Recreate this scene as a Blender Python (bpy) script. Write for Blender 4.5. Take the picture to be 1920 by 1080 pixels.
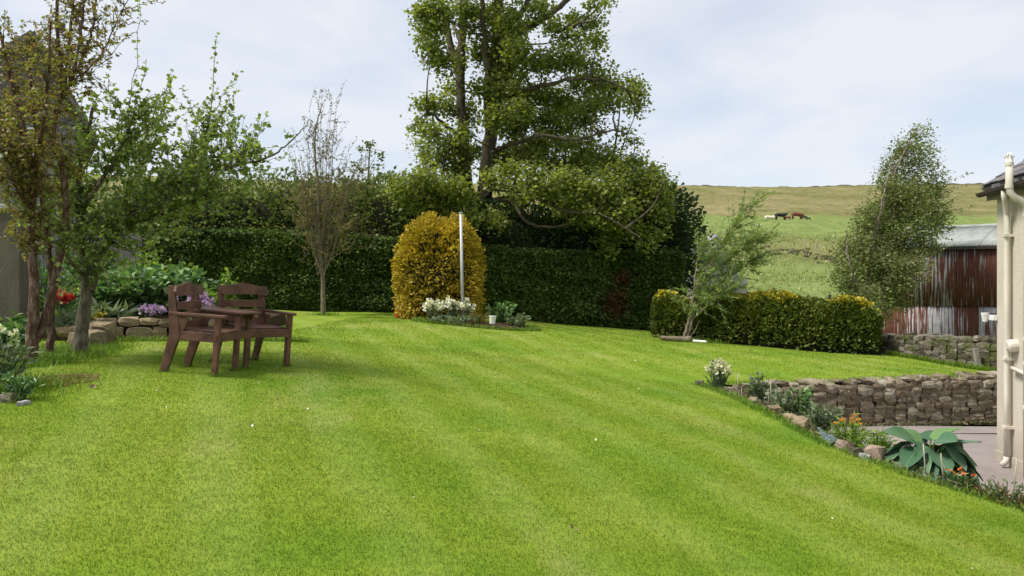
import bpy, bmesh, math, random
import numpy as np
from mathutils import Vector, Matrix, Euler
for o in list(bpy.data.objects):
    bpy.data.objects.remove(o)
random.seed(7)
RNG = np.random.default_rng(7)
R = math.radians
C = bpy.context.scene.collection
scene = bpy.context.scene

# ------------------------------------------------------------------ camera
H, F, YH = 1.4, 1500.0, 530.0          # eye height, focal length in px of a 1920 frame, eye-level row
cam_d = bpy.data.cameras.new('camera')
cam = bpy.data.objects.new('camera', cam_d)
C.objects.link(cam)
cam.location = (0, 0, H)
cam.rotation_euler = (R(90), 0, 0)
cam_d.sensor_width = 36
cam_d.lens = F / 1920 * 36
cam_d.shift_y = -(540 - YH) / 1920
cam_d.clip_start = 0.05
cam_d.clip_end = 4000
scene.camera = cam
scene.render.resolution_x, scene.render.resolution_y = 1024, 576

# ------------------------------------------------------------------ sky and sun
SUN_EL, SUN_AZ = 57.0, -104.0            # azimuth from +Y, negative = towards -X (left)
world = bpy.data.worlds.new('World')
scene.world = world
world.use_nodes = True
wn, wl = world.node_tree.nodes, world.node_tree.links
wn.clear()
w_out = wn.new('ShaderNodeOutputWorld')
w_bg = wn.new('ShaderNodeBackground')
w_bg.inputs['Strength'].default_value = 0.12
sky = wn.new('ShaderNodeTexSky')
sky.sky_type = 'NISHITA'
sky.sun_disc = False
sky.sun_elevation = R(SUN_EL)
sky.sun_rotation = R(SUN_AZ)
sky.air_density, sky.dust_density, sky.ozone_density = 1.0, 0.6, 1.5
tc = wn.new('ShaderNodeTexCoord')
sep = wn.new('ShaderNodeSeparateXYZ')
wl.new(tc.outputs['Generated'], sep.inputs[0])
def wmath(op, a, b=None, clamp=False):
    n = wn.new('ShaderNodeMath'); n.operation = op; n.use_clamp = clamp
    for i, v in enumerate((a, b)):
        if v is None: continue
        if isinstance(v, (int, float)): n.inputs[i].default_value = v
        else: wl.new(v, n.inputs[i])
    return n.outputs[0]
zc = wmath('ADD', wmath('MAXIMUM', sep.outputs[2], 0.0), 0.22)
comb = wn.new('ShaderNodeCombineXYZ')
wl.new(wmath('DIVIDE', sep.outputs[0], zc), comb.inputs[0])
wl.new(wmath('DIVIDE', sep.outputs[1], zc), comb.inputs[1])
nz = wn.new('ShaderNodeTexNoise')
nz.inputs['Scale'].default_value = 1.7
nz.inputs['Detail'].default_value = 7
nz.inputs['Roughness'].default_value = 0.55
nz.inputs['Distortion'].default_value = 0.3
wl.new(comb.outputs[0], nz.inputs['Vector'])
cr = wn.new('ShaderNodeValToRGB')
cr.color_ramp.elements[0].position = 0.34
cr.color_ramp.elements[0].color = (0.60, 0.60, 0.60, 1)
cr.color_ramp.elements[1].position = 0.58
cr.color_ramp.elements[1].color = (0.93, 0.93, 0.93, 1)
wl.new(nz.outputs['Fac'], cr.inputs[0])
mixw = wn.new('ShaderNodeMixRGB')
wl.new(cr.outputs[0], mixw.inputs[0])
wl.new(sky.outputs[0], mixw.inputs[1])
mixw.inputs[2].default_value = (5.4, 5.6, 6.0, 1)     # thin high cloud
wl.new(mixw.outputs[0], w_bg.inputs['Color'])
wl.new(w_bg.outputs[0], w_out.inputs['Surface'])

sun_d = bpy.data.lights.new('sun', 'SUN')
sun_d.energy = 3.7
sun_d.angle = R(17)
sun_d.color = (1.0, 0.95, 0.87)
sun = bpy.data.objects.new('sun', sun_d)
C.objects.link(sun)
sdir = Vector((math.sin(R(SUN_AZ)) * math.cos(R(SUN_EL)), math.cos(R(SUN_AZ)) * math.cos(R(SUN_EL)), math.sin(R(SUN_EL))))
sun.rotation_euler = (-sdir).to_track_quat('-Z', 'Y').to_euler()
sun.location = (-20, 0, 30)

vs = scene.view_settings
vs.view_transform = 'Standard'
vs.look = 'None'
vs.exposure = 0.40
vs.gamma = 1.0
vs.use_curve_mapping = False
scene.render.engine = 'CYCLES'

# ------------------------------------------------------------------ helpers
def P(px, py, Y):
    """photo pixel at a chosen real distance -> world point"""
    return np.array([(px - 960) / F * Y, Y, H - (py - YH) / F * Y])
def s2l(r, g, b):
    f = lambda c: (c / 255 / 12.92) if c / 255 <= 0.04045 else ((c / 255 + 0.055) / 1.055) ** 2.4
    return (f(r), f(g), f(b), 1)
def tag(o, label=None, cat=None, group=None, kind=None):
    if label: o['label'] = label
    if cat: o['category'] = cat
    if group: o['group'] = group
    if kind: o['kind'] = kind
    return o
def empty(name, loc, label, cat, group=None, rot=(0, 0, 0)):
    o = bpy.data.objects.new(name, None)
    o.empty_display_size = 0.2
    C.objects.link(o)
    o.location = tuple(float(v) for v in loc)
    o.rotation_euler = rot
    tag(o, label, cat, group)
    return o
def link_mesh(name, me, mat=None, parent=None):
    if mat is not None and len(me.materials) == 0: me.materials.append(mat)
    o = bpy.data.objects.new(name, me)
    C.objects.link(o)
    if parent is not None:
        o.parent = parent
    return o
def shade(me, smooth=True):
    me.polygons.foreach_set('use_smooth', np.full(len(me.polygons), smooth, dtype=bool))
class MB:
    """collects shapes; build() links them as one mesh; org is taken off so that the mesh is local to its parent"""
    def __init__(s): s.v = []; s.f = []
    def add(s, v, f):
        n = len(s.v)
        s.v.extend([tuple(map(float, p)) for p in v]); s.f.extend([tuple(i + n for i in q) for q in f])
    def box(s, x0, x1, y0, y1, z0, z1):
        s.add([(x0,y0,z0),(x1,y0,z0),(x1,y1,z0),(x0,y1,z0),(x0,y0,z1),(x1,y0,z1),(x1,y1,z1),(x0,y1,z1)],
              [(0,3,2,1),(4,5,6,7),(0,1,5,4),(1,2,6,5),(2,3,7,6),(3,0,4,7)])
    def beam(s, a, b, w, h, up=(0, 0, 1)):
        a, b, up = np.array(a, float), np.array(b, float), np.array(up, float)
        d = b - a; d /= np.linalg.norm(d)
        x = np.cross(d, up); x /= np.linalg.norm(x); z = np.cross(x, d)
        vs_ = []
        for p in (a, b):
            for sx, sz in ((-1,-1),(1,-1),(1,1),(-1,1)):
                vs_.append(p + x * sx * w / 2 + z * sz * h / 2)
        s.add(vs_, [(0,1,2,3),(7,6,5,4),(0,4,5,1),(1,5,6,2),(2,6,7,3),(3,7,4,0)])
    def prism(s, poly, z0, z1):
        n = len(poly)
        s.add([(p[0], p[1], z0) for p in poly] + [(p[0], p[1], z1) for p in poly],
              [tuple(range(n))[::-1], tuple(range(n, 2 * n))] + [(i, (i + 1) % n, n + (i + 1) % n, n + i) for i in range(n)])
    def tube(s, pts, rad, k=6, cap=True):
        pts = np.asarray(pts, float); n = len(pts)
        rad = np.full(n, rad) if np.isscalar(rad) else np.asarray(rad, float)
        t = np.gradient(pts, axis=0); t /= (np.linalg.norm(t, axis=1)[:, None] + 1e-9)
        ref = np.array([0.31, 0.95, 0.05]) if abs(t[0][2]) > 0.5 else np.array([0.1, 0.05, 1.0])
        x = np.cross(t, ref); x /= (np.linalg.norm(x, axis=1)[:, None] + 1e-9)
        y = np.cross(t, x)
        a = np.arange(k) * 2 * math.pi / k
        ring = pts[:, None, :] + rad[:, None, None] * (np.cos(a)[None, :, None] * x[:, None, :] + np.sin(a)[None, :, None] * y[:, None, :])
        f = []
        for i in range(n - 1):
            for j in range(k):
                f.append((i * k + j, i * k + (j + 1) % k, (i + 1) * k + (j + 1) % k, (i + 1) * k + j))
        if cap:
            f.append(tuple(range(k))[::-1]); f.append(tuple(range((n - 1) * k, n * k)))
        s.add(ring.reshape(-1, 3), f)
    def build(s, name, mat, parent=None, smooth=False, org=None, bevel=0):
        me = bpy.data.meshes.new(name)
        v = np.array(s.v, float)
        if org is not None: v = v - np.asarray(org, float)
        me.from_pydata([tuple(p) for p in v], [], s.f)
        if smooth: shade(me)
        me.update()
        o = link_mesh(name, me, mat, parent)
        if bevel:
            m = o.modifiers.new('bevel', 'BEVEL'); m.width = bevel; m.segments = 2; m.limit_method = 'ANGLE'
        return o
def np_mesh(name, V, Fc, mat, parent=None, attrs=None, smooth=False):
    """V (n,3), Fc (m,k) arrays -> mesh object, fast"""
    me = bpy.data.meshes.new(name)
    V = np.ascontiguousarray(V, dtype=np.float32); Fc = np.ascontiguousarray(Fc, dtype=np.int32)
    m, k = Fc.shape
    me.vertices.add(len(V)); me.vertices.foreach_set('co', V.ravel())
    me.loops.add(m * k); me.loops.foreach_set('vertex_index', Fc.ravel())
    me.polygons.add(m); me.polygons.foreach_set('loop_start', np.arange(0, m * k, k, dtype=np.int32))
    for nm, a in (attrs or {}).items():
        at = me.attributes.new(nm, 'FLOAT', 'POINT')
        at.data.foreach_set('value', np.ascontiguousarray(a, dtype=np.float32))
    me.update(calc_edges=True)
    if smooth: shade(me)
    return link_mesh(name, me, mat, parent)
LEAF = {
    'oval':   (np.array([[0,0,0],[-.32,.45,.07],[0,1,-.04],[.32,.45,.07]]), np.array([[0,2,1],[0,3,2]])),
    'broad':  (np.array([[0,0,0],[-.5,.42,.09],[0,1,-.08],[.5,.42,.09]]), np.array([[0,2,1],[0,3,2]])),
    'narrow': (np.array([[0,0,0],[-.12,.45,.02],[0,1,-.05],[.12,.45,.02]]), np.array([[0,2,1],[0,3,2]])),
    'spray':  (np.array([[0,0,0],[-.35,.75,.05],[0,1,0],[.35,.7,.05],[0,.45,.02]]), np.array([[0,4,1],[0,3,4],[4,2,1],[4,3,2]])),
    'petal':  (np.array([[0,0,0],[-.45,.6,.15],[0,1,.25],[.45,.6,.15]]), np.array([[0,2,1],[0,3,2]])),
}
def unit(a): return a / (np.linalg.norm(a, axis=-1, keepdims=True) + 1e-9)
def leaf_frames(n, dirs=None, up=0.9, spread=1.0, droop=0.15, rng=RNG):
    """(n,3,3) frames: columns x, y (leaf direction), z (leaf normal)"""
    d = rng.normal(size=(n, 3)); d[:, 2] = d[:, 2] * 0.6
    d = unit(d) * spread
    if dirs is not None: d = d + dirs
    d[:, 2] -= droop
    d = unit(d)
    nrm = rng.normal(size=(n, 3)) * 0.75; nrm[:, 2] += up
    x = unit(np.cross(d, nrm)); z = np.cross(x, d)
    return np.stack([x, d, z], axis=2)
def scatter(name, leaf, pos, frames, size, mat, parent=None, org=None, rnd=None, rng=RNG):
    tv, tf = LEAF[leaf]
    n = len(pos); k = len(tv)
    size = np.broadcast_to(np.asarray(size, float), (n,))
    V = np.einsum('nij,kj->nki', frames, tv) * size[:, None, None] + np.asarray(pos)[:, None, :]
    if org is not None: V = V - np.asarray(org, float)
    Fc = (tf[None] + (np.arange(n) * k)[:, None, None]).reshape(-1, 3)
    if rnd is None: rnd = rng.random(n)
    return np_mesh(name, V.reshape(-1, 3), Fc, mat, parent, {'rnd': np.repeat(rnd, k)})
def catmull(pts, m=4):
    pts = np.asarray(pts, float)
    q = np.vstack([2 * pts[0] - pts[1], pts, 2 * pts[-1] - pts[-2]])
    out = []
    for i in range(1, len(q) - 2):
        for j in range(m):
            t = j / m
            out.append(0.5 * (2*q[i] + (q[i+1]-q[i-1])*t + (2*q[i-1]-5*q[i]+4*q[i+1]-q[i+2])*t*t + (3*q[i]-q[i-1]-3*q[i+1]+q[i+2])*t**3))
    out.append(pts[-1])
    return np.array(out)
def vnoise(p, seed=0, scale=1.0, n=7):
    """cheap smooth noise in [-1,1] from a sum of sines; p (...,3)"""
    r = np.random.default_rng(seed)
    out = 0
    for i in range(n):
        k = r.normal(size=3) * scale * (1 + 0.5 * i); ph = r.random() * 6.28
        out = out + np.sin(p @ k + ph) / (1 + 0.4 * i)
    return out / 2.6

# ------------------------------------------------------------------ materials
def nodes_of(name):
    m = bpy.data.materials.new(name); m.use_nodes = True
    n, l = m.node_tree.nodes, m.node_tree.links
    return m, n, l, n['Principled BSDF']
def ramp(n, l, fac, cols):
    r = n.new('ShaderNodeValToRGB')
    e = r.color_ramp.elements
    while len(e) < len(cols): e.new(0.5)
    for i, (p, c) in enumerate(cols): e[i].position = p; e[i].color = c if len(c) == 4 else (*c, 1)
    l.new(fac, r.inputs[0])
    return r.outputs[0]
def noise(n, l, vec, scale, detail=4, rough=0.55, dist=0.0):
    t = n.new('ShaderNodeTexNoise')
    t.inputs['Scale'].default_value = scale; t.inputs['Detail'].default_value = detail
    t.inputs['Roughness'].default_value = rough; t.inputs['Distortion'].default_value = dist
    if vec is not None: l.new(vec, t.inputs['Vector'])
    return t.outputs['Fac']
def mapping(n, l, vec, scale=(1, 1, 1), rot=(0, 0, 0)):
    m = n.new('ShaderNodeMapping'); m.inputs['Scale'].default_value = scale; m.inputs['Rotation'].default_value = rot
    l.new(vec, m.inputs['Vector']); return m.outputs[0]
def mixc(n, l, fac, a, b, mode='MIX'):
    m = n.new('ShaderNodeMixRGB'); m.blend_type = mode
    for i, v in enumerate((fac, a, b)):
        if isinstance(v, (int, float)): m.inputs[i].default_value = v
        elif isinstance(v, tuple): m.inputs[i].default_value = v if len(v) == 4 else (*v, 1)
        else: l.new(v, m.inputs[i])
    return m.outputs[0]
def bump(n, l, b, height, strength, dist=0.02):
    k = n.new('ShaderNodeBump'); k.inputs['Strength'].default_value = strength; k.inputs['Distance'].default_value = dist
    l.new(height, k.inputs['Height']); l.new(k.outputs[0], b.inputs['Normal'])
def pos_of(n): return n.new('ShaderNodeNewGeometry').outputs['Position']
def obj_of(n): return n.new('ShaderNodeTexCoord').outputs['Object']
def leaf_mat(name, cols, rough=0.45, trans=0.35, tint=None):
    m, n, l, b = nodes_of(name)
    at = n.new('ShaderNodeAttribute'); at.attribute_name = 'rnd'
    k = len(cols)
    c = ramp(n, l, at.outputs['Fac'], [(i / max(1, k - 1), cc) for i, cc in enumerate(cols)])
    big = noise(n, l, pos_of(n), 1.3, 2)
    c = mixc(n, l, 0.35, c, mixc(n, l, 1.0, c, ramp(n, l, big, [(0.3, (.6, .65, .6)), (0.7, (1.35, 1.3, 1.2))]), 'MULTIPLY'))
    l.new(c, b.inputs['Base Color']); b.inputs['Roughness'].default_value = rough
    b.inputs['Specular IOR Level'].default_value = 0.35
    if trans:
        t = n.new('ShaderNodeBsdfTranslucent'); l.new(mixc(n, l, 1.0, c, (1.35, 1.45, 0.6), 'MULTIPLY'), t.inputs['Color'])
        mx = n.new('ShaderNodeMixShader'); mx.inputs[0].default_value = trans
        l.new(b.outputs[0], mx.inputs[1]); l.new(t.outputs[0], mx.inputs[2])
        l.new(mx.outputs[0], n['Material Output'].inputs['Surface'])
    return m
def plain(name, col, rough=0.6, var=0.25, scale=8, bumpst=0.0, bscale=40, spec=0.4, metal=0, stretch=(1, 1, 1)):
    m, n, l, b = nodes_of(name)
    v = mapping(n, l, obj_of(n), stretch)
    f = noise(n, l, v, scale, 5)
    lo = tuple(c * (1 - var) for c in col[:3]); hi = tuple(min(1, c * (1 + var)) for c in col[:3])
    l.new(ramp(n, l, f, [(0.3, lo), (0.7, hi)]), b.inputs['Base Color'])
    b.inputs['Roughness'].default_value = rough; b.inputs['Specular IOR Level'].default_value = spec; b.inputs['Metallic'].default_value = metal
    if bumpst: bump(n, l, b, noise(n, l, v, bscale, 4), bumpst)
    return m
def grass_nodes(n, l):
    """the lawn's own colour: fresh and yellowish patches, dry patches; plus painted sheen of the mower bands"""
    p = pos_of(n)
    a = noise(n, l, p, 0.55, 4, 0.6)
    c = ramp(n, l, a, [(0.30, (.140, .250, .016)), (0.5, (.202, .290, .024)), (0.68, (.262, .325, .042))])
    fine = noise(n, l, p, 9, 3)
    c = mixc(n, l, 0.5, c, mixc(n, l, 1.0, c, ramp(n, l, fine, [(0.3, (.75, .8, .7)), (0.7, (1.2, 1.15, 1.25))]), 'MULTIPLY'))
    dry = noise(n, l, mapping(n, l, p, (.5, .28, .5)), 1.25, 5, 0.65)
    c = mixc(n, l, ramp(n, l, dry, [(0.54, (0, 0, 0)), (0.76, (.6, .6, .6))]), c, (.39, .36, .11))
    # mower bands, bending slightly up the garden: sheen of leaning grass put into colour
    sx = n.new('ShaderNodeSeparateXYZ'); l.new(p, sx.inputs[0])
    def mth(op, x, y):
        q = n.new('ShaderNodeMath'); q.operation = op
        for i, v in enumerate((x, y)):
            if isinstance(v, (int, float)): q.inputs[i].default_value = v
            else: l.new(v, q.inputs[i])
        return q.outputs[0]
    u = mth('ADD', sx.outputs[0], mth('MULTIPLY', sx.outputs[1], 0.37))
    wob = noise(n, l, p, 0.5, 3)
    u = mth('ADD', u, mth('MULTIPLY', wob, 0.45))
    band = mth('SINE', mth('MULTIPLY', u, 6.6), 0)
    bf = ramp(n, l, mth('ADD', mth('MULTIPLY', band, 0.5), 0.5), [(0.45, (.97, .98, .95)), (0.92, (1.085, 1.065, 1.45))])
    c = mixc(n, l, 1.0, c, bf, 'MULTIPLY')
    return c
def make_lawn_mat():
    m, n, l, b = nodes_of('lawn_turf')
    c = grass_nodes(n, l)
    l.new(mixc(n, l, 1.0, c, (.88, .89, .88), 'MULTIPLY'), b.inputs['Base Color'])
    b.inputs['Roughness'].default_value = 0.9; b.inputs['Specular IOR Level'].default_value = 0.1
    bump(n, l, b, noise(n, l, pos_of(n), 130, 3), 0.6, 0.015)
    return m
def make_blade_mat(name='grass_blade', tone=(1, 1, 1), trans=0.3):
    m, n, l, b = nodes_of(name)
    c = grass_nodes(n, l)
    at = n.new('ShaderNodeAttribute'); at.attribute_name = 'rnd'
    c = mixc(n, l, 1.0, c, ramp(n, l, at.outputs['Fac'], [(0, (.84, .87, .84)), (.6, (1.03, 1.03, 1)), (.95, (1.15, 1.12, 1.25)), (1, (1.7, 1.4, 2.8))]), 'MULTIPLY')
    if tone != (1, 1, 1): c = mixc(n, l, 1.0, c, tone, 'MULTIPLY')
    l.new(c, b.inputs['Base Color']); b.inputs['Roughness'].default_value = 0.5; b.inputs['Specular IOR Level'].default_value = 0.3
    t = n.new('ShaderNodeBsdfTranslucent'); l.new(c, t.inputs['Color'])
    mx = n.new('ShaderNodeMixShader'); mx.inputs[0].default_value = trans
    l.new(b.outputs[0], mx.inputs[1]); l.new(t.outputs[0], mx.inputs[2]); l.new(mx.outputs[0], n['Material Output'].inputs['Surface'])
    return m
def make_hill_mat():
    m, n, l, b = nodes_of('moor_and_pasture')
    p = pos_of(n)
    sx = n.new('ShaderNodeSeparateXYZ'); l.new(p, sx.inputs[0])
    warp = noise(n, l, p, 0.035, 4)
    def mth(op, x, y):
        q = n.new('ShaderNodeMath'); q.operation = op
        for i, v in enumerate((x, y)):
            if isinstance(v, (int, float)): q.inputs[i].default_value = v
            else: l.new(v, q.inputs[i])
        return q.outputs[0]
    yy = mth('ADD', sx.outputs[1], mth('MULTIPLY', mth('SUBTRACT', warp, 0.5), 26.0))
    n1 = noise(n, l, mapping(n, l, p, (1, .5, 1)), 0.7, 7, 0.75)
    green = ramp(n, l, n1, [(0.3, (.115, .16, .048)), (0.5, (.175, .225, .066)), (0.7, (.24, .28, .098))])
    n2 = noise(n, l, mapping(n, l, p, (1, .35, 1)), 0.05, 7, 0.7)
    moor = ramp(n, l, n2, [(0.3, (.12, .135, .045)), (0.5, (.19, .18, .075)), (0.62, (.25, .22, .11)), (0.75, (.17, .2, .06))])
    tus = noise(n, l, mapping(n, l, p, (1, .4, 1)), 0.6, 5, 0.7)
    moor = mixc(n, l, 1.0, moor, ramp(n, l, tus, [(0.35, (.7, .72, .7)), (0.65, (1.2, 1.15, 1.15))]), 'MULTIPLY')
    f = ramp(n, l, mth('MULTIPLY', yy, 1 / 400.0), [(0.352, (0, 0, 0)), (0.385, (1, 1, 1))])
    band = ramp(n, l, mth('MULTIPLY', yy, 1 / 400.0), [(0.175, (0, 0, 0)), (0.2, (.75, .75, .75)), (0.27, (.6, .6, .6)), (0.30, (0, 0, 0))])
    c = mixc(n, l, band, green, moor)
    c = mixc(n, l, f, c, moor)
    fine = noise(n, l, p, 3.0, 4, 0.7)
    c = mixc(n, l, 1.0, c, ramp(n, l, fine, [(0.3, (.7, .75, .7)), (0.7, (1.25, 1.2, 1.2))]), 'MULTIPLY')
    l.new(c, b.inputs['Base Color']); b.inputs['Roughness'].default_value = 0.95; b.inputs['Specular IOR Level'].default_value = 0.05
    bump(n, l, b, n1, 0.7, 0.5)
    return m
def make_stone_mat(name, cols, lichen=(.45, .45, .40), moss=(.07, .09, .02), lich=0.62, mossy=0.62):
    m, n, l, b = nodes_of(name)
    oi = n.new('ShaderNodeObjectInfo')
    k = len(cols)
    base = ramp(n, l, oi.outputs['Random'], [(i / (k - 1), c) for i, c in enumerate(cols)])
    v = obj_of(n)
    g = n.new('ShaderNodeVectorMath'); g.operation = 'ADD'
    p = pos_of(n)
    f = noise(n, l, p, 14, 6, 0.65)
    base = mixc(n, l, 1.0, base, ramp(n, l, f, [(0.3, (.6, .6, .6)), (0.7, (1.35, 1.33, 1.28))]), 'MULTIPLY')
    f2 = noise(n, l, p, 9, 5, 0.7)
    base = mixc(n, l, ramp(n, l, f2, [(lich, (0, 0, 0)), (lich + .1, (.8, .8, .8))]), base, lichen)
    f3 = noise(n, l, p, 3.1, 5, 0.7)
    base = mixc(n, l, ramp(n, l, f3, [(mossy, (0, 0, 0)), (mossy + .1, (.8, .8, .8))]), base, moss)
    l.new(base, b.inputs['Base Color']); b.inputs['Roughness'].default_value = 0.92; b.inputs['Specular IOR Level'].default_value = 0.15
    bump(n, l, b, noise(n, l, p, 45, 5, 0.7), 0.7, 0.012)
    return m
def make_bark(name, c1, c2, c3, scale=14):
    m, n, l, b = nodes_of(name)
    p = pos_of(n)
    f = noise(n, l, mapping(n, l, p, (1, 1, .35)), scale, 6, 0.7)
    c = ramp(n, l, f, [(0.32, c1), (0.5, c2), (0.68, c3)])
    l.new(c, b.inputs['Base Color']); b.inputs['Roughness'].default_value = 0.9; b.inputs['Specular IOR Level'].default_value = 0.15
    bump(n, l, b, noise(n, l, mapping(n, l, p, (1, 1, .3)), scale * 2.5, 5), 0.8, 0.02)
    return m
def make_rust(name, grey):
    """grey: 0 nearly all rust, 1 nearly all bare galvanised"""
    m, n, l, b = nodes_of(name)
    p = obj_of(n); oi = n.new('ShaderNodeObjectInfo')
    ad = n.new('ShaderNodeVectorMath'); ad.operation = 'ADD'; l.new(p, ad.inputs[0])
    cb = n.new('ShaderNodeCombineXYZ')
    mu = n.new('ShaderNodeMath'); mu.operation = 'MULTIPLY'; mu.inputs[1].default_value = 37; l.new(oi.outputs['Random'], mu.inputs[0])
    l.new(mu.outputs[0], cb.inputs[0]); l.new(mu.outputs[0], cb.inputs[2]); l.new(cb.outputs[0], ad.inputs[1])
    st = noise(n, l, mapping(n, l, ad.outputs[0], (13, 1, 0.55)), 1.6, 5, 0.6)
    rust = ramp(n, l, noise(n, l, mapping(n, l, ad.outputs[0], (4, 1, .8)), 3, 6, 0.7),
                [(0.3, (.075, .030, .022)), (0.55, (.125, .050, .036)), (0.75, (.20, .095, .065))])
    gal = ramp(n, l, noise(n, l, ad.outputs[0], 7, 4), [(0.3, (.30, .31, .33)), (0.7, (.48, .48, .49))])
    t = 0.66 - 0.27 * grey
    c = mixc(n, l, ramp(n, l, st, [(t - .03, (0, 0, 0)), (t + .05, (1, 1, 1))]), rust, gal)
    l.new(c, b.inputs['Base Color']); b.inputs['Roughness'].default_value = 0.92; b.inputs['Specular IOR Level'].default_value = .15
    return m

M = {}
M['lawn'] = make_lawn_mat()
M['blade'] = make_blade_mat()
M['rough_blade'] = make_blade_mat('long_grass_blade', (.78, .92, .8))
M['hill'] = make_hill_mat()
M['soil'] = plain('soil', (.055, .035, .022), 0.95, 0.45, 12, 0.9, 40, 0.1)
def make_tarmac():
    m, n, l, b = nodes_of('pinkish_tarmac')
    p = pos_of(n)
    c = ramp(n, l, noise(n, l, p, 1.3, 6, .65), [(.3, (.20, .168, .155)), (.7, (.285, .245, .228))])
    c = mixc(n, l, 1.0, c, ramp(n, l, noise(n, l, p, 70, 3), [(.35, (.8, .8, .8)), (.65, (1.2, 1.2, 1.2))]), 'MULTIPLY')
    l.new(c, b.inputs['Base Color']); b.inputs['Roughness'].default_value = .85
    bump(n, l, b, noise(n, l, p, 90, 3), .4, .01)
    return m
M['tarmac'] = make_tarmac()
M['stone'] = make_stone_mat('retaining_stone', [(.13, .10, .07), (.20, .162, .112), (.27, .23, .17), (.16, .125, .085), (.34, .30, .235), (.23, .187, .13)], lich=.60, mossy=.64)
M['stone_dark'] = make_stone_mat('field_stone', [(.065, .055, .042), (.12, .10, .075), (.20, .175, .145), (.09, .075, .055), (.28, .25, .21)], mossy=0.5)
M['stone_bed'] = make_stone_mat('sandstone', [(.21, .155, .095), (.30, .235, .15), (.17, .13, .085), (.26, .21, .14)], moss=(.10, .12, .03), lich=.64, mossy=.6)
M['stone_grey'] = make_stone_mat('lichened_grey_rock', [(.30, .30, .31), (.40, .40, .41), (.34, .33, .34)], lichen=(.5, .5, .5), mossy=.72)
M['stone_pink'] = make_stone_mat('pink_rock', [(.36, .27, .215), (.26, .19, .15)], mossy=.7)
M['joint'] = plain('wall_earth', (.022, .016, .012), 0.95, 0.4, 14, 0.8, 40, 0.1)
M['bark_sycamore'] = make_bark('bark_sycamore', (.035, .028, .018), (.085, .07, .045), (.15, .13, .09), 7)
M['bark_apple'] = make_bark('bark_apple', (.05, .04, .028), (.12, .10, .07), (.26, .24, .19), 22)
M['bark_red'] = make_bark('bark_rowan', (.045, .022, .016), (.11, .06, .045), (.24, .19, .16), 24)
M['bark_twig'] = make_bark('bark_twig', (.12, .09, .06), (.20, .16, .11), (.30, .26, .20), 20)
M['bark_birch'] = make_bark('bark_birch', (.10, .075, .05), (.24, .19, .15), (.44, .40, .34), 16)
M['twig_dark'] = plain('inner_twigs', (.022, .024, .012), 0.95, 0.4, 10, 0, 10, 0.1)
L_ = leaf_mat
M['lf_syc'] = L_('leaf_sycamore', [(.11, .14, .035), (.17, .21, .05), (.235, .27, .065), (.32, .33, .11)], trans=.48)
M['lf_hedge'] = L_('leaf_cypress', [(.039, .067, .015), (.064, .114, .021), (.100, .161, .029), (.161, .213, .049)], trans=.15, rough=.6)
M['lf_laurel'] = L_('leaf_laurel', [(.076, .103, .036), (.117, .158, .044), (.179, .227, .062), (.261, .289, .110)], trans=.25)
M['lf_conifer'] = L_('leaf_dark_conifer', [(.025, .048, .017), (.042, .077, .022), (.070, .119, .031)], trans=.15, rough=.6)
M['lf_gold'] = L_('leaf_golden_cypress', [(.15, .12, .012), (.35, .25, .02), (.55, .40, .035), (.68, .53, .09)], trans=.25, rough=.6)
M['lf_lowhedge'] = L_('leaf_yew_gold', [(.05, .075, .014), (.095, .13, .02), (.15, .18, .03), (.22, .235, .045)], trans=.2, rough=.6)
M['lf_tips'] = L_('leaf_yellow_tips', [(.30, .26, .02), (.45, .36, .03), (.56, .46, .06)], trans=.3)
M['lf_birch'] = L_('leaf_birch', [(.10, .125, .04), (.15, .185, .055), (.20, .235, .075), (.27, .30, .13)], trans=.35)
M['lf_willow'] = L_('leaf_willow', [(.15, .22, .06), (.22, .31, .09), (.30, .38, .13)], trans=.4)
M['lf_apple'] = L_('leaf_apple', [(.11, .15, .04), (.18, .245, .065), (.28, .355, .115), (.40, .46, .23)], trans=.48)
M['lf_bronze'] = L_('leaf_bronze', [(.13, .12, .04), (.21, .175, .05), (.21, .24, .065), (.30, .165, .08), (.19, .23, .06)], trans=.45)
M['lf_olive'] = L_('leaf_olive_brown', [(.120, .102, .036), (.192, .156, .048), (.192, .204, .054)], trans=.35)
M['lf_perennial'] = L_('leaf_perennial', [(.049, .105, .039), (.098, .189, .063), (.168, .294, .105), (.336, .462, .224)], trans=.25, rough=.35)
M['lf_lime'] = L_('leaf_lime', [(.13, .23, .03), (.20, .32, .05), (.28, .38, .09)], trans=.4)
M['lf_silver'] = L_('leaf_grey_green', [(.10, .15, .08), (.17, .22, .12), (.24, .29, .19)], trans=.25)
M['lf_rust'] = L_('leaf_dead_brown', [(.09, .035, .02), (.14, .06, .03), (.10, .08, .03)], trans=.1)
M['lf_straw'] = L_('dry_straw', [(.13, .075, .04), (.24, .16, .08), (.32, .23, .12)], trans=.1)
M['field_blade'] = L_('field_blade', [(.12, .17, .045), (.20, .26, .06), (.30, .33, .12), (.38, .34, .19)], trans=.3)
M['lf_petals'] = L_('fallen_petal', [(.62, .60, .48), (.50, .45, .28), (.16, .10, .05)], trans=.1)
M['lf_litter'] = L_('weeds_and_litter', [(.10, .06, .03), (.19, .13, .07), (.10, .15, .04), (.17, .23, .07), (.26, .21, .12)], trans=.2)
M['fl_white'] = L_('petal_white', [(.70, .68, .60), (.82, .80, .74)], trans=.25)
M['fl_cream'] = L_('petal_cream', [(.62, .60, .45), (.75, .73, .60)], trans=.25)
M['fl_purple'] = L_('petal_purple', [(.30, .19, .46), (.44, .29, .60), (.55, .42, .68)], trans=.25)
M['fl_red'] = L_('petal_red', [(.42, .015, .03), (.62, .03, .06), (.70, .09, .11)], trans=.2)
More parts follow.
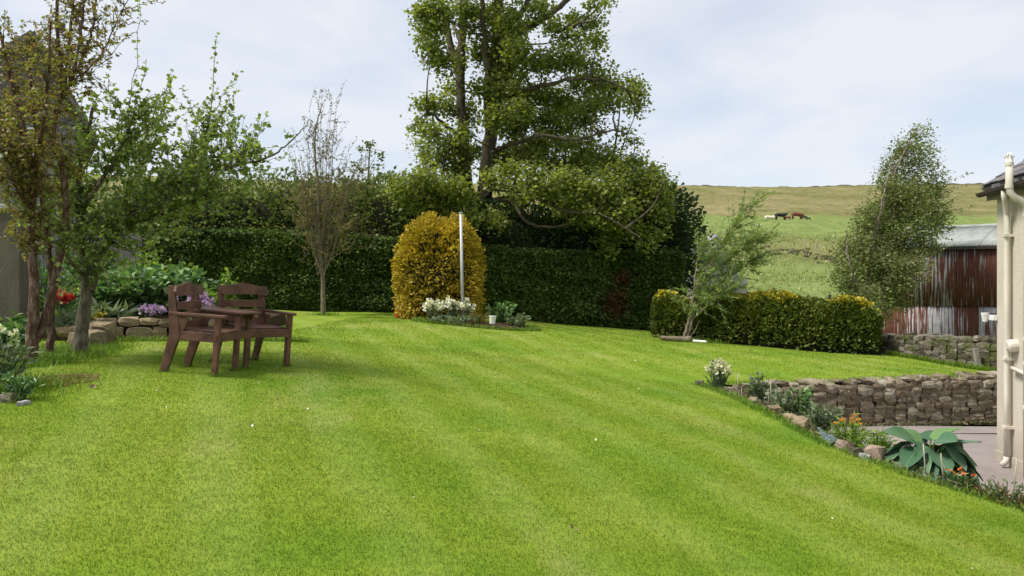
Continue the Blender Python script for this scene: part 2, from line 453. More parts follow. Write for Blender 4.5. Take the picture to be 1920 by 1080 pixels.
M['fl_orange'] = L_('petal_orange', [(.62, .22, .03), (.72, .33, .05), (.74, .42, .09)], trans=.25)
M['fl_scarlet'] = L_('petal_orange_red', [(.75, .13, .03), (.85, .22, .06)], trans=.25)
M['brown_wood'] = plain('stained_timber', (.115, .052, .033), 0.6, 0.5, 7, 0.35, 60, 0.35, stretch=(1, 1, 1))
M['grey_wood'] = plain('weathered_timber', (.26, .24, .21), 0.85, 0.35, 5, 0.4, 40, 0.2, stretch=(6, 6, .6))
M['cane'] = plain('cane', (.36, .32, .25), 0.7, 0.3, 6)
M['galv'] = plain('galvanised_pole', (.50, .50, .52), 0.5, 0.2, 5, 0, 10, 0.5, 0.3)
def make_render_mat():
    m, n, l, b = nodes_of('cream_render')
    p = pos_of(n)
    c = ramp(n, l, noise(n, l, p, 1.1, 6, .65), [(.3, (.60, .54, .44)), (.7, (.70, .64, .54))])
    st = noise(n, l, mapping(n, l, p, (6, 6, .5)), 1.4, 5, .6)
    c = mixc(n, l, ramp(n, l, st, [(.56, (0, 0, 0)), (.75, (.4, .4, .4))]), c, (.42, .37, .29))
    sz = n.new('ShaderNodeSeparateXYZ'); l.new(p, sz.inputs[0])
    mr = n.new('ShaderNodeMapRange'); mr.inputs[1].default_value = -.45; mr.inputs[2].default_value = -1.0; l.new(sz.outputs[2], mr.inputs[0])
    mm = n.new('ShaderNodeMath'); mm.operation = 'MULTIPLY'; l.new(mr.outputs[0], mm.inputs[0]); l.new(noise(n, l, p, 7, 6, .7), mm.inputs[1])
    c = mixc(n, l, mm.outputs[0], c, (.26, .23, .17))     # rain-splashed foot of the wall
    l.new(c, b.inputs['Base Color']); b.inputs['Roughness'].default_value = .9; b.inputs['Specular IOR Level'].default_value = .2
    bump(n, l, b, noise(n, l, p, 55, 5, .7), .9, .02)
    return m
M['render'] = make_render_mat()
M['pipe'] = plain('cream_painted_pipe', (.66, .61, .52), 0.55, 0.18, 3, 0.15, 30, 0.4, stretch=(3, 3, .5))
M['white_plastic'] = plain('white_plastic', (.74, .73, .70), 0.4, 0.06, 6)
M['gutter'] = plain('dark_brown_gutter', (.055, .042, .036), 0.5, 0.2, 6)
M['fascia'] = plain('brown_grey_fascia', (.19, .155, .135), 0.7, 0.2, 6)
M['slate'] = make_stone_mat('slate', [(.12, .11, .125), (.17, .155, .165), (.21, .195, .20), (.15, .14, .15)], lichen=(.33, .32, .30), lich=.68, mossy=.75)
M['roof_grey'] = plain('grey_corrugated_roof', (.31, .33, .305), 0.85, 0.25, 2.5, 0, 10, 0.3)
M['rust'] = make_rust('rusty_sheet', 0.22)
M['rust_streak'] = make_rust('streaked_sheet', 0.52)
M['rust_grey'] = make_rust('galvanised_sheet', 0.82)
M['old_wall'] = plain('weathered_grey_render', (.12, .105, .085), 0.95, 0.4, 1.6, 0.5, 30, 0.1, stretch=(1, 1, .4))
M['coping'] = plain('pale_coping', (.38, .36, .36), 0.85, 0.2, 5, 0.3)
M['house_white'] = plain('pale_house_render', (.22, .205, .19), 0.9, 0.2, 2, 0.3)
M['glass_blue'] = plain('window_glass', (.03, .045, .09), 0.08, 0.2, 3, 0, 10, 0.6)
M['red_plastic'] = plain('red_plastic', (.48, .022, .018), 0.4, 0.15, 5)
M['cow_black'] = plain('black_hide', (.012, .011, .011), 0.7, 0.3, 4)
M['cow_brown'] = plain('red_brown_hide', (.16, .045, .024), 0.7, 0.3, 4)
M['cow_pale'] = plain('cream_hide', (.62, .56, .44), 0.8, 0.2, 4)
M['white_paint'] = plain('white_paint', (.75, .73, .70), 0.6, 0.1, 6)
M['chip'] = plain('chip_stick', (.20, .14, .09), 0.8, 0.3, 6)

# ------------------------------------------------------------------ ground
EDGE = np.array([  # lawn edge along the right-hand bed: x, y
    (4.9, 1.0), (4.75, 4.0), (4.35, 6.8), (3.70, 7.5), (3.42, 8.8), (3.28, 10.3), (3.32, 12.0), (3.12, 13.3)])
def edge_x(y): return np.interp(y, EDGE[:, 1], EDGE[:, 0])
ctrl_px = [(0,1080,3.3),(960,1080,3.9),(1920,1080,4.8),(402,707,8.2),(308,693,8.24),(537,687,9.36),(476,676,9.73),(150,675,9.3),(60,690,8.8),
           (600,588,24.5),(300,597,24.5),(870,607,20),(1000,605,25),(1230,622,25),(1310,722,13.3),(1380,745,12),(1440,775,10.3),(1540,830,8.8),
           (1700,890,7.5),(1920,955,6.8),(1500,727,13.35),(1866,712,13.8),(1300,640,20.5),(1660,665,18.9),(1866,697,16.4)]
ctrl = [P(*c) for c in ctrl_px] + [np.array(c) for c in ((0, 0, .05), (-4, 0, .25), (5, 0, -.5), (-10, 9, .62), (-10, 18, .55), (-10, 25, .5), (9, 25, -.5), (0, 25.5, .28), (13, 20, -.6), (-9, 2, .5))]
ctrl = np.array(ctrl)
def tps_fit(c, lam=0.25):
    n = len(c); d = np.linalg.norm(c[:, None, :2] - c[None, :, :2], axis=2)
    K = np.where(d > 0, d * d * np.log(d + 1e-9), 0) + lam * np.eye(n)
    Pm = np.c_[np.ones(n), c[:, :2]]
    A = np.block([[K, Pm], [Pm.T, np.zeros((3, 3))]])
    return np.linalg.solve(A, np.r_[c[:, 2], 0, 0, 0])
TPS = tps_fit(ctrl)
def lawn_z(x, y):
    x, y = np.asarray(x, float), np.asarray(y, float)
    d = np.sqrt((x[..., None] - ctrl[:, 0]) ** 2 + (y[..., None] - ctrl[:, 1]) ** 2)
    z = (np.where(d > 0, d * d * np.log(d + 1e-9), 0) @ TPS[:len(ctrl)]) + TPS[-3] + TPS[-2] * x + TPS[-1] * y
    return z + 0.008 * np.sin(x * 1.7 + y * .6) + 0.006 * np.sin(y * 2.3 - x)
def lz(x, y): return float(lawn_z(np.array([x]), np.array([y]))[0])
PATIO_Z = -1.03
def grid_mesh(name, X, Y, Z, mat, kind='structure', skip=None):
    ny, nx = X.shape
    idx = np.arange(nx * ny).reshape(ny, nx)
    Fc = np.stack([idx[:-1, :-1], idx[:-1, 1:], idx[1:, 1:], idx[1:, :-1]], -1).reshape(-1, 4)
    o = np_mesh(name, np.stack([X, Y, Z], -1).reshape(-1, 3), Fc, mat, smooth=True)
    if kind: o['kind'] = kind
    return o
# the lawn: a lower sheet up to the retaining wall and a sheet above it, one mesh
def lawn_mesh():
    ya = np.concatenate([np.linspace(-6, 13.3, 90)])
    ua = np.linspace(0, 1, 90)
    Ya = np.repeat(ya[:, None], 90, 1); ex = np.interp(ya, EDGE[:, 1], EDGE[:, 0])
    Xa = -13 + (ex[:, None] + 13) * ua[None, :]
    yb = np.linspace(13.3, 26.2, 60); ub = np.linspace(0, 1, 110)
    x1 = np.interp(yb, [13.3, 13.46, 14.2, 15.9, 19.4, 26.2], [3.12, 3.5, 9.7, 10.15, 9.05, 9.6])
    Yb = np.repeat(yb[:, None], 110, 1); Xb = -13 + (x1[:, None] + 13) * ub[None, :]
    V, Fs, off = [], [], 0
    for X, Y in ((Xa, Ya), (Xb, Yb)):
        ny, nx = X.shape; idx = np.arange(nx * ny).reshape(ny, nx) + off
        Fs.append(np.stack([idx[:-1, :-1], idx[:-1, 1:], idx[1:, 1:], idx[1:, :-1]], -1).reshape(-1, 4))
        V.append(np.stack([X, Y, lawn_z(X, Y)], -1).reshape(-1, 3)); off += nx * ny
    o = np_mesh('lawn', np.vstack(V), np.vstack(Fs), M['lawn'], smooth=True)
    o['kind'] = 'structure'
lawn_mesh()
def hill_z(x, y):
    prof = np.array([(-300,-4),(-10,-2.6),(10,-2.2),(14,-1.4),(17,-1.0),(26,-.9),(33,-.75),(45,.35),(60,1.65),(80,3.7),(110,7.5),(136,12.0),(180,17.5),(300,34),(450,55.5),(600,73.6),(680,75),(1000,60)])
    z = np.interp(y, prof[:, 0], prof[:, 1])
    far = np.clip((y - 60) / 300, 0, 1)
    z = z + far * 0.022 * np.maximum(0, -x) + far * (1.0 * np.sin(x * .021 + 1) + .5 * np.sin(x * .06 + y * .02) )
    z = z + np.clip((y - 40) / 60, 0, 1) * (0.25 * np.sin(x * .3 + y * .15) + .2 * np.sin(x * .55 - y * .33))
    return z
def hillside():
    ys = np.concatenate([np.linspace(-300, 0, 12), np.linspace(2, 30, 15), np.linspace(32, 200, 110), np.linspace(205, 1000, 110)])
    xs = np.concatenate([np.linspace(-900, -170, 30), np.linspace(-160, 160, 160), np.linspace(170, 900, 30)])
    X, Y = np.meshgrid(xs, ys)
    grid_mesh('hillside', X, Y, hill_z(X, Y), M['hill'])
hillside()
# patio of pinkish tarmac, and the sloping soil bed that falls from the lawn edge to it
def patio():
    xs, ys = np.linspace(3.2, 14, 40), np.linspace(-4, 13.55, 50)
    X, Y = np.meshgrid(xs, ys)
    grid_mesh('patio', X, Y, PATIO_Z + 0.006 * np.sin(X * 2 + Y), M['tarmac'])
patio()
def bed_z(x, y):
    t = np.clip((np.asarray(x) - edge_x(y)) / 1.15, 0, 1)
    z0 = lawn_z(edge_x(y), y) - 0.03
    return z0 + (PATIO_Z + 0.02 - z0) * (t ** 1.9)
def flower_bed():
    ys = np.linspace(-3, 13.45, 150); us = np.linspace(-0.04, 1.2, 26)
    Y = np.repeat(ys[:, None], 26, 1); X = edge_x(Y) + us[None, :]
    Z = bed_z(X, Y) + 0.02 * vnoise(np.stack([X, Y, X * 0], -1), 3, 6) * np.clip((us[None, :]) * 8, 0, 1) * np.clip((1.1 - us[None, :]) * 6, 0, 1) - 0.02 * (us[None, :] > 1.16)
    grid_mesh('flower_bed', X, Y, Z, M['soil'])
flower_bed()

# ------------------------------------------------------------------ stones and walls
def stone_template(i):
    r = np.random.default_rng(100 + i)
    bm = bmesh.new(); bmesh.ops.create_cube(bm, size=1.0)
    bmesh.ops.subdivide_edges(bm, edges=bm.edges[:], cuts=1, use_grid_fill=True)
    tilt = r.normal(size=3) * .05
    for v in bm.verts:
        p = np.array(v.co)
        k = np.count_nonzero(np.abs(p) > .4)
        p = p * (1.0 if k == 1 else (.95 if k == 2 else .87))
        p = p + r.normal(size=3) * np.array([.05, .03, .06])
        p[2] += p[0] * tilt[0]; p[0] += p[2] * tilt[1]
        v.co = p
    bmesh.ops.triangulate(bm, faces=bm.faces[:])
    me = bpy.data.meshes.new('stone'); bm.to_mesh(me); bm.free()
    shade(me, False)
    return me
TPL = [stone_template(i) for i in range(12)]
TPL_MAT = {}
def stone_mesh(i, mat):
    k = (i % len(TPL), mat.name)
    if k not in TPL_MAT:
        me = TPL[i % len(TPL)].copy(); me.materials.append(mat); TPL_MAT[k] = me
    return TPL_MAT[k]
def put_stone(i, mat, loc, size, rot, parent, name='stone'):
    o = bpy.data.objects.new(name, stone_mesh(i, mat))
    C.objects.link(o)
    o.location = loc; o.scale = size; o.rotation_euler = rot
    if parent is not None: o.parent = parent
    return o
def split_rect(r, x0, x1, z0, z1, wmin, wmax, hmin, hmax, out):
    w, h = x1 - x0, z1 - z0
    if w > wmax and (w / wmax > h / hmax * .8 or h <= hmax):
        t = x0 + w * r.uniform(.36, .64); split_rect(r, x0, t, z0, z1, wmin, wmax, hmin, hmax, out); split_rect(r, t, x1, z0, z1, wmin, wmax, hmin, hmax, out)
    elif h > hmax:
        t = z0 + h * r.uniform(.36, .64); split_rect(r, x0, x1, z0, t, wmin, wmax, hmin, hmax, out); split_rect(r, x0, x1, t, z1, wmin, wmax, hmin, hmax, out)
    else: out.append((x0, x1, z0, z1))
def rubble_wall(name, label, p0, p1, h0, h1, thick, mat, seed, wmax=.34, hmax=.17, cope=0.0, group=None):
    """dry stone wall from p0 to p1 (foot points), stones on the camera face; local x runs along it"""
    r = random.Random(seed)
    p0, p1 = np.array(p0, float), np.array(p1, float)
    d = p1 - p0; Lh = math.hypot(d[0], d[1]); ang = math.atan2(d[1], d[0])
    e = empty(name, p0, label, 'wall', group, (0, 0, ang))
    sl = d[2] / Lh
    core = MB(); n = 24
    for k in range(n):
        a, b = Lh * k / n, Lh * (k + 1) / n
        hm = (h0 + (h1 - h0) * (k + .5) / n)
        core.box(a, b, .07, thick, sl * a - .12, sl * a + hm - .035)
    core.build('core', M['joint'], e)
    cells = []
    # irregular building lifts, then each broken up so that no course runs through
    x = 0.0
    while x < Lh - .05:
        w = min(r.uniform(.7, 1.3), Lh - x)
        if Lh - x - w < .3: w = Lh - x
        out = []
        split_rect(r, x, x + w, 0, 1, .1, wmax * r.uniform(.85, 1.2), .05, hmax / ((h0 + h1) / 2) * r.uniform(.85, 1.15), out)
        cells += out; x += w
    for i, (a, b, z0, z1) in enumerate(cells):
        u = (a + b) / 2; hh = h0 + (h1 - h0) * u / Lh
        za, zb = z0 * hh - .04, z1 * hh - .0
        g = .02
        put_stone(r.randrange(99), mat, (u + r.uniform(-.015, .015), .08 + r.uniform(-.02, .02), sl * u + (za + zb) / 2 + r.uniform(-.008, .008)),
                  ((b - a) * 1.02 - g + r.uniform(0, .03), .22, (zb - za) * 1.03 - g + r.uniform(0, .02)), (r.uniform(-.05, .05), r.uniform(-.09, .09), r.uniform(-.05, .05)), e)
    if cope:
        u = 0.0
        while u < Lh:
            w = r.uniform(.08, .26); hh = h0 + (h1 - h0) * u / Lh
            put_stone(r.randrange(99), mat, (u + w / 2, thick * .45 + r.uniform(-.04, .04), sl * u + hh + cope * .3 + r.uniform(-.03, .03)),
                      (w, thick * r.uniform(.7, 1.05), cope * r.uniform(.7, 1.3)), (r.uniform(-.15, .15), r.uniform(-.35, .35), r.uniform(-.3, .3)), e, 'coping_stone')
            u += w * .92
    return e
rubble_wall('retaining_wall', 'low brown rubble stone retaining wall between upper lawn and patio', (3.55, 13.28, PATIO_Z), (9.6, 14.05, PATIO_Z), .66, .78, .45, M['stone'], 3, .33, .125, .08)
a, b = P(1648, 662, 19.4), P(1905, 705, 15.9)
rubble_wall('field_wall', 'tumbledown dark dry stone wall at the foot of the rusty shed', (a[0], a[1], a[2] - .03), (b[0], b[1], b[2] - .03), .38, .66, .5, M['stone_dark'], 5, .30, .13, .15)

# ------------------------------------------------------------------ house on the right
def house_right():
    A = np.array([6.66, 11.0, PATIO_Z - .02])
    u = np.array([-.17, -.985]); ang = math.atan2(u[1], u[0])       # local +x runs along the wall towards the camera side
    e = empty('cottage', A, 'cream rendered cottage end with slate roof at right edge', 'house', None, (0, 0, ang))
    # local: x along wall (towards camera), y = into the house ( left-hand side of u is +X world )
    EZ = 2.60 - A[2]
    w = MB(); w.box(0, 9.5, 0, 6.0, -.1, EZ); w.build('wall', M['render'], e, bevel=.02)
    pl = MB(); pl.box(-.012, 9.5, -.018, .05, -.05, .16); pl.build('plinth', M['render'], e)
    pitch = math.tan(R(33))
    # roof sheet under the slates: eave at y=-.26, ridge at y=3
    def roof_z(y): return EZ + .13 + (y + .12) * pitch
    rf = MB()
    for s in (0,):
        x0, x1 = -.06, 9.5
        z0, z1 = roof_z(-.12), roof_z(3.0)
        rf.add([(x0,-.12,z0),(x1,-.12,z0),(x1,3.0,z1),(x0,3.0,z1),(x0,6.26,z0),(x1,6.26,z0),
                (x0,-.12,z0-.05),(x1,-.12,z0-.05),(x1,6.26,z0-.05),(x0,6.26,z0-.05)],
               [(0,1,2,3),(3,2,5,4),(0,6,7,1),(0,3,4,9,6),(1,7,8,5,2),(4,5,8,9),(6,9,8,7)])
    roof = rf.build('roof', M['slate'], e)
    gb = MB(); gb.add([(.0,.02,EZ-.02),(.0,5.98,EZ-.02),(.0,3.0,roof_z(3.0)-.08),(.05,.02,EZ-.02),(.05,5.98,EZ-.02),(.05,3.0,roof_z(3.0)-.08)],[(0,2,1),(3,4,5),(0,1,4,3),(1,2,5,4),(2,0,3,5)])
    gb.build('gable', M['render'], e)
    r = random.Random(4)
    sl = MB(); sl.box(-.5, .5, -.5, .5, -.5, .5)
    tpl = None
    tilt = math.atan(pitch)
    for row in range(12):
        y = -.16 + row * .17
        for c in range(11):
            wd = .25
            x = -.09 + wd * (c + (.5 if row % 2 else 0)) + wd / 2 - (wd / 2 if row % 2 else 0)
            if tpl is None:
                o = sl.build('slate', M['slate'], roof); tpl = o
            else:
                o = tpl.copy(); C.objects.link(o); o.parent = roof
            o.scale = (wd - .008, .36, .012 + r.uniform(0, .006))
            yy = y + .17 + r.uniform(-.012, .012)
            o.location = (x, yy * 1.0, roof_z(yy) + .024 + r.uniform(0, .004))
            o.rotation_euler = (tilt - .055, r.uniform(-.01, .01), r.uniform(-.015, .015))
    f = MB(); f.box(-.05, 9.5, -.105, -.075, EZ - .07, EZ + .10); f.build('fascia', M['fascia'], e)
    s_ = MB(); s_.box(-.05, 9.5, -.08, -.002, EZ - .06, EZ - .03); s_.build('soffit', M['fascia'], e)
    vb = MB(); vb.beam((-.07, -.12, EZ + .05), (-.07, 3.0, roof_z(3.0) - .08), .03, .16); vb.build('verge_board', M['fascia'], e)
    # half round gutter
    g = MB(); k = 9
    pts = []
    for i in range(k + 1):
        a_ = math.pi + math.pi * i / k
        pts.append((math.cos(a_) * .058, math.sin(a_) * .055))
    V = []; Fc = []
    for xx in (-.12, 9.5):
        for (yy, zz) in pts: V.append((xx, -.165 + yy, EZ + .04 + zz))
        for (yy, zz) in pts: V.append((xx, -.165 + yy * .9, EZ + .042 + zz * .9))
    n_ = k + 1
    for i in range(k):
        Fc += [(i, i + 1, 2 * n_ + i + 1, 2 * n_ + i), (n_ + i, 3 * n_ + i, 3 * n_ + i + 1, n_ + i + 1)]
    Fc += [tuple(range(0, n_)) + tuple(range(2 * n_ - 1, n_ - 1, -1))]
    g.add(V, Fc); g.build('gutter', M['gutter'], e, smooth=True)
    # rainwater downpipe: square-ish pipe with an offset bend under the gutter
    px = .50
    dp = MB()
    dp.tube([(px + .16, -.165, EZ - .0), (px + .16, -.165, EZ - .08), (px + .15, -.15, EZ - .13), (px, -.075, EZ - .27), (px, -.07, EZ - .33), (px, -.07, 1.0), (px, -.07, .10)], .037, 10)
    dpo = dp.build('downpipe', M['pipe'], e, smooth=True)
    for z in (EZ - .58, 1.45, .55):
        bk = MB(); bk.box(px - .055, px + .055, -.115, .0, z - .018, z + .018); bk.build('pipe_bracket', M['pipe'], dpo)
    sh = MB(); sh.tube([(px, -.07, .16), (px, -.08, .10), (px, -.13, .05)], .038, 10); sh.build('shoe', M['pipe'], dpo, smooth=True)
    # soil vent pipe
    vx = 1.08
    vp = MB()
    vp.tube([(vx, -.07, -.02), (vx, -.07, EZ - .32), (vx, -.075, EZ - .24), (vx, -.11, EZ - .19), (vx, -.21, EZ - .14), (vx, -.26, EZ - .08), (vx, -.275, EZ - .0), (vx, -.275, EZ + .36)], .044, 14)
    vpo = vp.build('soil_pipe', M['pipe'], e, smooth=True)
    for z, xx, yy in ((EZ + .0, vx, -.275), (EZ + .28, vx, -.275), (EZ - .36, vx, -.07), (1.45, vx, -.07), (1.75, vx, -.07), (.9, vx, -.07)):
        cl = MB(); cl.tube([(xx, yy, z - .022), (xx, yy, z + .022)], .05, 14); cl.build('pipe_collar', M['pipe'], vpo, smooth=False)
    cw = MB()
    for i in range(4):
        a0 = math.pi * i / 4
        cw.tube([(vx + .05 * math.cos(a0) * math.cos(t), -.275 + .05 * math.sin(a0) * math.cos(t), EZ + .36 + .055 * math.sin(t)) for t in np.linspace(0, math.pi, 9)], .008, 5)
    cw.build('vent_cowl', M['pipe'], vpo, smooth=True)
    # boiler flue below eye level and an inspection branch
    fl = MB(); fl.tube([(.62, .0, 1.63), (.62, -.05, 1.63), (.62, -.10, 1.63), (.62, -.12, 1.63)], [.085, .085, .078, .05], 16); fl.build('flue', M['pipe'], e, smooth=False)
    br = MB(); br.tube([(.60, -.05, 1.34), (1.08, -.06, 1.30)], .026, 8); br.build('waste_pipe', M['pipe'], e, smooth=True)
    # small white junction box at the far corner
    jb = MB(); jb.box(-.10, .05, -.06, .0, 1.93, 2.0); jb.build('junction_box', M['white_plastic'], e, bevel=.006)
    rb = random.Random(9)
    return e, A, ang
HOUSE, HA, HANG = house_right()
# the tapered white pot hanging out from the corner box
def hanging_pot():
    base = P(1847, 603, 11.15)
    e = empty('hanging_pot', base, 'small white tapered pot hanging on a thin arm off the cottage corner', 'pot')
    b = MB(); n = 14
    prof = [(0.034, 0), (.047, .085), (.050, .088), (.053, .125), (.047, .125), (.044, .09), (.03, .01)]
    V = []; Fc = []
    for r_, z in prof:
        for j in range(n): V.append((r_ * math.cos(j * 6.2832 / n), r_ * math.sin(j * 6.2832 / n), z))
    for i in range(len(prof) - 1):
        for j in range(n): Fc.append((i * n + j, i * n + (j + 1) % n, (i + 1) * n + (j + 1) % n, (i + 1) * n + j))
    Fc.append(tuple(range(n))[::-1]); Fc.append(tuple(range((len(prof) - 1) * n, len(prof) * n)))
    b.add(V, Fc); b.build('bowl', M['white_plastic'], e)
    a_ = MB(); a_.tube([(0.05, 0, .115), (.20, -.05, .11)], .006, 5); a_.build('arm', M['gutter'], e)
hanging_pot()

# ------------------------------------------------------------------ rusty shed
def shed():
    a, b = P(1650, 600, 25.2), P(2080, 600, 21.4)
    base = -1.0
    d = b - a; Lh = math.hypot(d[0], d[1]); ang = math.atan2(d[1], d[0])
    e = empty('tin_shed', (a[0], a[1], base), 'rust red corrugated iron shed with grey roof behind the cottage', 'shed', None, (0, 0, ang))
    top, mid = 2.50 - base, .70 - base
    pitch = .076; amp = .009
    def sheet(wd, z0, z1, name, mat, loc, rot=(0, 0, 0), par=e):
        n = int(round(wd / pitch)) * 6
        xs = np.linspace(0, wd, n + 1); ys = amp * np.sin(xs / pitch * 2 * math.pi)
        V = np.concatenate([np.stack([xs, ys, np.full_like(xs, z0)], 1), np.stack([xs, ys, np.full_like(xs, z1)], 1)])
        i = np.arange(n); Fc = np.stack([i, i + 1, n + 2 + i, n + 1 + i], 1)
        o = np_mesh(name, V, Fc, mat, par, smooth=True); o.location = loc; o.rotation_euler = rot
        sm = o.modifiers.new('thickness', 'SOLIDIFY'); sm.thickness = .002
        return o
    wd = pitch * 9
    n = int(Lh / wd) + 1
    r = random.Random(2)
    # lower row, in the order of the photograph
    low = ['rust', 'rust_streak', 'rust_grey', 'rust', 'rust_grey', 'rust', 'rust', 'rust_streak', 'rust', 'rust']
    up = ['rust', 'rust_streak', 'rust_streak', 'rust', 'rust', 'rust_streak', 'rust', 'rust', 'rust', 'rust']
    for i in range(n):
        sheet(wd + .03, 0, mid + .05, 'iron_sheet', M[low[i % 10]], (i * wd, .012 if i % 2 else .008, 0), (0, r.uniform(-.006, .006), 0))
        sheet(wd + .03, mid, top, 'iron_sheet', M[up[i % 10]], (i * wd, -.016 if i % 2 else -.020, 0), (0, r.uniform(-.006, .006), 0))
    Lw = n * wd
    body = MB(); body.box(.02, Lw, .06, 5.2, 0, top - .1); body.build('frame', M['joint'], e)
    rise, run = .70, 2.75
    rl = math.hypot(rise + .0, run + .14); ra = math.atan2(rise, run)
    for i in range(n):
        o = sheet(wd + .03, 0, rl, 'roof_sheet', M['roof_grey'], (i * wd - .05, -.14, top + (.015 if i % 2 else .0) - .04), (-(math.pi / 2 - ra), 0, 0))
    rd = MB(); rd.tube([(-.06, run, top + rise + .02), (Lw, run, top + rise + .02)], .07, 8); rd.build('ridge_cap', M['roof_grey'], e, smooth=True)
    bk = MB(); bk.add([(-.05, run, top + rise - .05), (Lw, run, top + rise - .05), (Lw, 5.4, top - .05), (-.05, 5.4, top - .05)], [(0, 1, 2, 3)]); bk.build('rear_roof', M['roof_grey'], e)
    gv = MB(); gv.add([(.0, .0, top - .06), (.0, 5.2, top - .06), (.0, run, top + rise - .08), (.05, .0, top - .06), (.05, 5.2, top - .06), (.05, run, top + rise - .08)], [(0, 2, 1), (3, 4, 5), (0, 1, 4, 3), (1, 2, 5, 4), (2, 0, 3, 5)]); gv.build('gable', M['rust'], e)
    ev = MB(); ev.beam((-.05, -.1, top - .07), (Lw, -.1, top - .07), .05, .10); ev.build('eave_board', M['gutter'], e)
shed()

# ------------------------------------------------------------------ house and wall at the left edge
def house_left():
    Y = 16.5
    base = P(40, 560, Y); base[2] = .4
    e = empty('slate_house', base, 'slate hung house gable glimpsed behind the bronze leaved tree', 'house', None, (0, 0, R(31)))
    def lx(px): return (px - 960) / F * Y - base[0]
    def zz(py): return H - (py - YH) / F * Y - base[2]
    ap, er, el = (lx(58), zz(62)), (lx(152), zz(238)), (lx(-150), zz(300))
    w = MB(); w.prism([(el[0], 0), (er[0] - .1, 0), (er[0] - .1, 6), (el[0], 6)], 0, er[1]); w.build('wall', M['house_white'], e)
    g = MB(); g.add([(el[0], 0, er[1] - .01), (er[0] - .1, 0, er[1] - .01), (ap[0], 0, ap[1] - .1), (el[0], .2, er[1] - .01), (er[0] - .1, .2, er[1] - .01), (ap[0], .2, ap[1] - .1)], [(0, 1, 2), (3, 5, 4), (0, 3, 4, 1), (1, 4, 5, 2), (2, 5, 3, 0)])
    g.build('gable', M['slate'], e)
    rf = MB(); rf.beam((ap[0], 3, ap[1]), (er[0] + .15, 3, er[1] - .2), 6.5, .1, (0, 0, 1)); rf.beam((ap[0], 3, ap[1] - .01), (el[0] - .2, 3, er[1] - .2), 6.5, .1, (0, 0, 1)); roof = rf.build('roof', M['slate'], e)
    r = random.Random(3); tpl = None
    for row in range(16):                                     # slates hung on the gable
        z = er[1] + .02 + row * .17
        half = (ap[1] - z) / (ap[1] - er[1])
        if half < .1: break
        xr = ap[0] + (er[0] - .12 - ap[0]) * half; xl = max(ap[0] + (el[0] - ap[0]) * half, lx(-10))
        x = xl + (.12 if row % 2 else 0)
        while x + .24 < xr:
            if tpl is None:
                b = MB(); b.box(-.118, .118, -.012, 0, -.125, .125); tpl = o = b.build('slate', M['slate'], e)
            else:
                o = tpl.copy(); C.objects.link(o)
            o.location = (x + .12, -.006, z); o.rotation_euler = (-.06, r.uniform(-.02, .02), 0)
            x += .245
    ch = MB(); ch.box(lx(72) - .0, lx(98), .5, 1.0, ap[1] - .6, zz(78)); ch.build('chimney', M['house_white'], e)
    for (x0, x1, y0, y1) in ((38, 62, 238, 330), (-20, 10, 232, 320)):
        f = MB(); f.box(lx(x0), lx(x1), -.05, 0, zz(y1), zz(y0)); fo = f.build('window', M['white_paint'], e)
        cx = (lx(x0) + lx(x1)) / 2
        for k, (p, q) in enumerate(((lx(x0) + .04, cx - .02), (cx + .02, lx(x1) - .04))):
            p_ = MB(); p_.box(p, q, -.054, -.045, zz(y1) + .04, zz(y0) - .04); p_.build('pane', M['glass_blue'], fo)
house_left()
def wall_left():
    p = P(38, 600, 11.3); b = lz(p[0], 11.3) - .1
    e = empty('garden_wall', (p[0], 11.3, b), 'tall weathered grey garden wall with pale coping at left edge', 'wall')
    top = H + 136 / F * 11.3 - b
    m = MB(); m.box(-3.4, 0, 0, .24, -.2, top); m.build('wall_face', M['old_wall'], e, bevel=.02)
    c = MB()
    x = -3.4
    while x < -.1:
        k = MB(); k.box(x, x + .545, -.05, .29, top + .002, top + .085); k.build('coping_slab', M['coping'], e, bevel=.012); x += .56
wall_left()
def fence_back():
    Y = 17.5
    p = P(190, 500, Y); b = .45
    e = empty('board_fence', (p[0], Y, b), 'pale grey upright board fence behind the raised bed', 'fence')
    top = H + 92 / F * Y - b
    rr = random.Random(6)
    for i in range(13):
        k = MB(); k.box(i * .13 - .8, i * .13 - .8 + .118, 0, .02, 0, top + rr.uniform(-.05, .03)); k.build('board', M['grey_wood'], e)
    for z in (.3, top - .3):
        k = MB(); k.box(-.8, .88, .022, .07, z - .04, z + .04); k.build('rail', M['grey_wood'], e)
fence_back()

# ------------------------------------------------------------------ trees and shrubs
def wpt(px, py, Y): return P(px, py, Y)
def px_clumps(cl, Y0, jit, rng, per=900, sub=26, subr=.22, leaf=(.10, .16), flat=.75, depth=1.0, fr=None, hollow=.35):
    """leaf positions in clumps; cl = (px, py, rx, ry[, dY]) of the photograph set at real distances"""
    pos, size, ends = [], [], []
    for c in cl:
        dy = c[4] if len(c) > 4 else rng.uniform(-jit, jit)
        Y = Y0 + dy
        ctr = P(c[0], c[1], Y); rx, rz = c[2] * Y / F, c[3] * Y / F
        ry = max(rx, rz) * depth
        area = rx * rz * 3.14
        nsub = max(3, int(sub * area))
        u = unit(rng.normal(size=(nsub, 3))); rad = (hollow + (1 - hollow) * rng.random(nsub) ** .6)
        sc = ctr + u * rad[:, None] * np.array([rx, ry, rz])
        ends.append((ctr, sc))
        nl = max(4, int(per / sub))
        for q in sc:
            k = max(3, int(nl * rng.uniform(.4, 1.6)))
            o = rng.normal(size=(k, 3)) * subr; o[:, 2] *= flat
            pos.append(q + o); size.append(rng.uniform(leaf[0], leaf[1], k))
    return np.vstack(pos), np.concatenate(size), ends
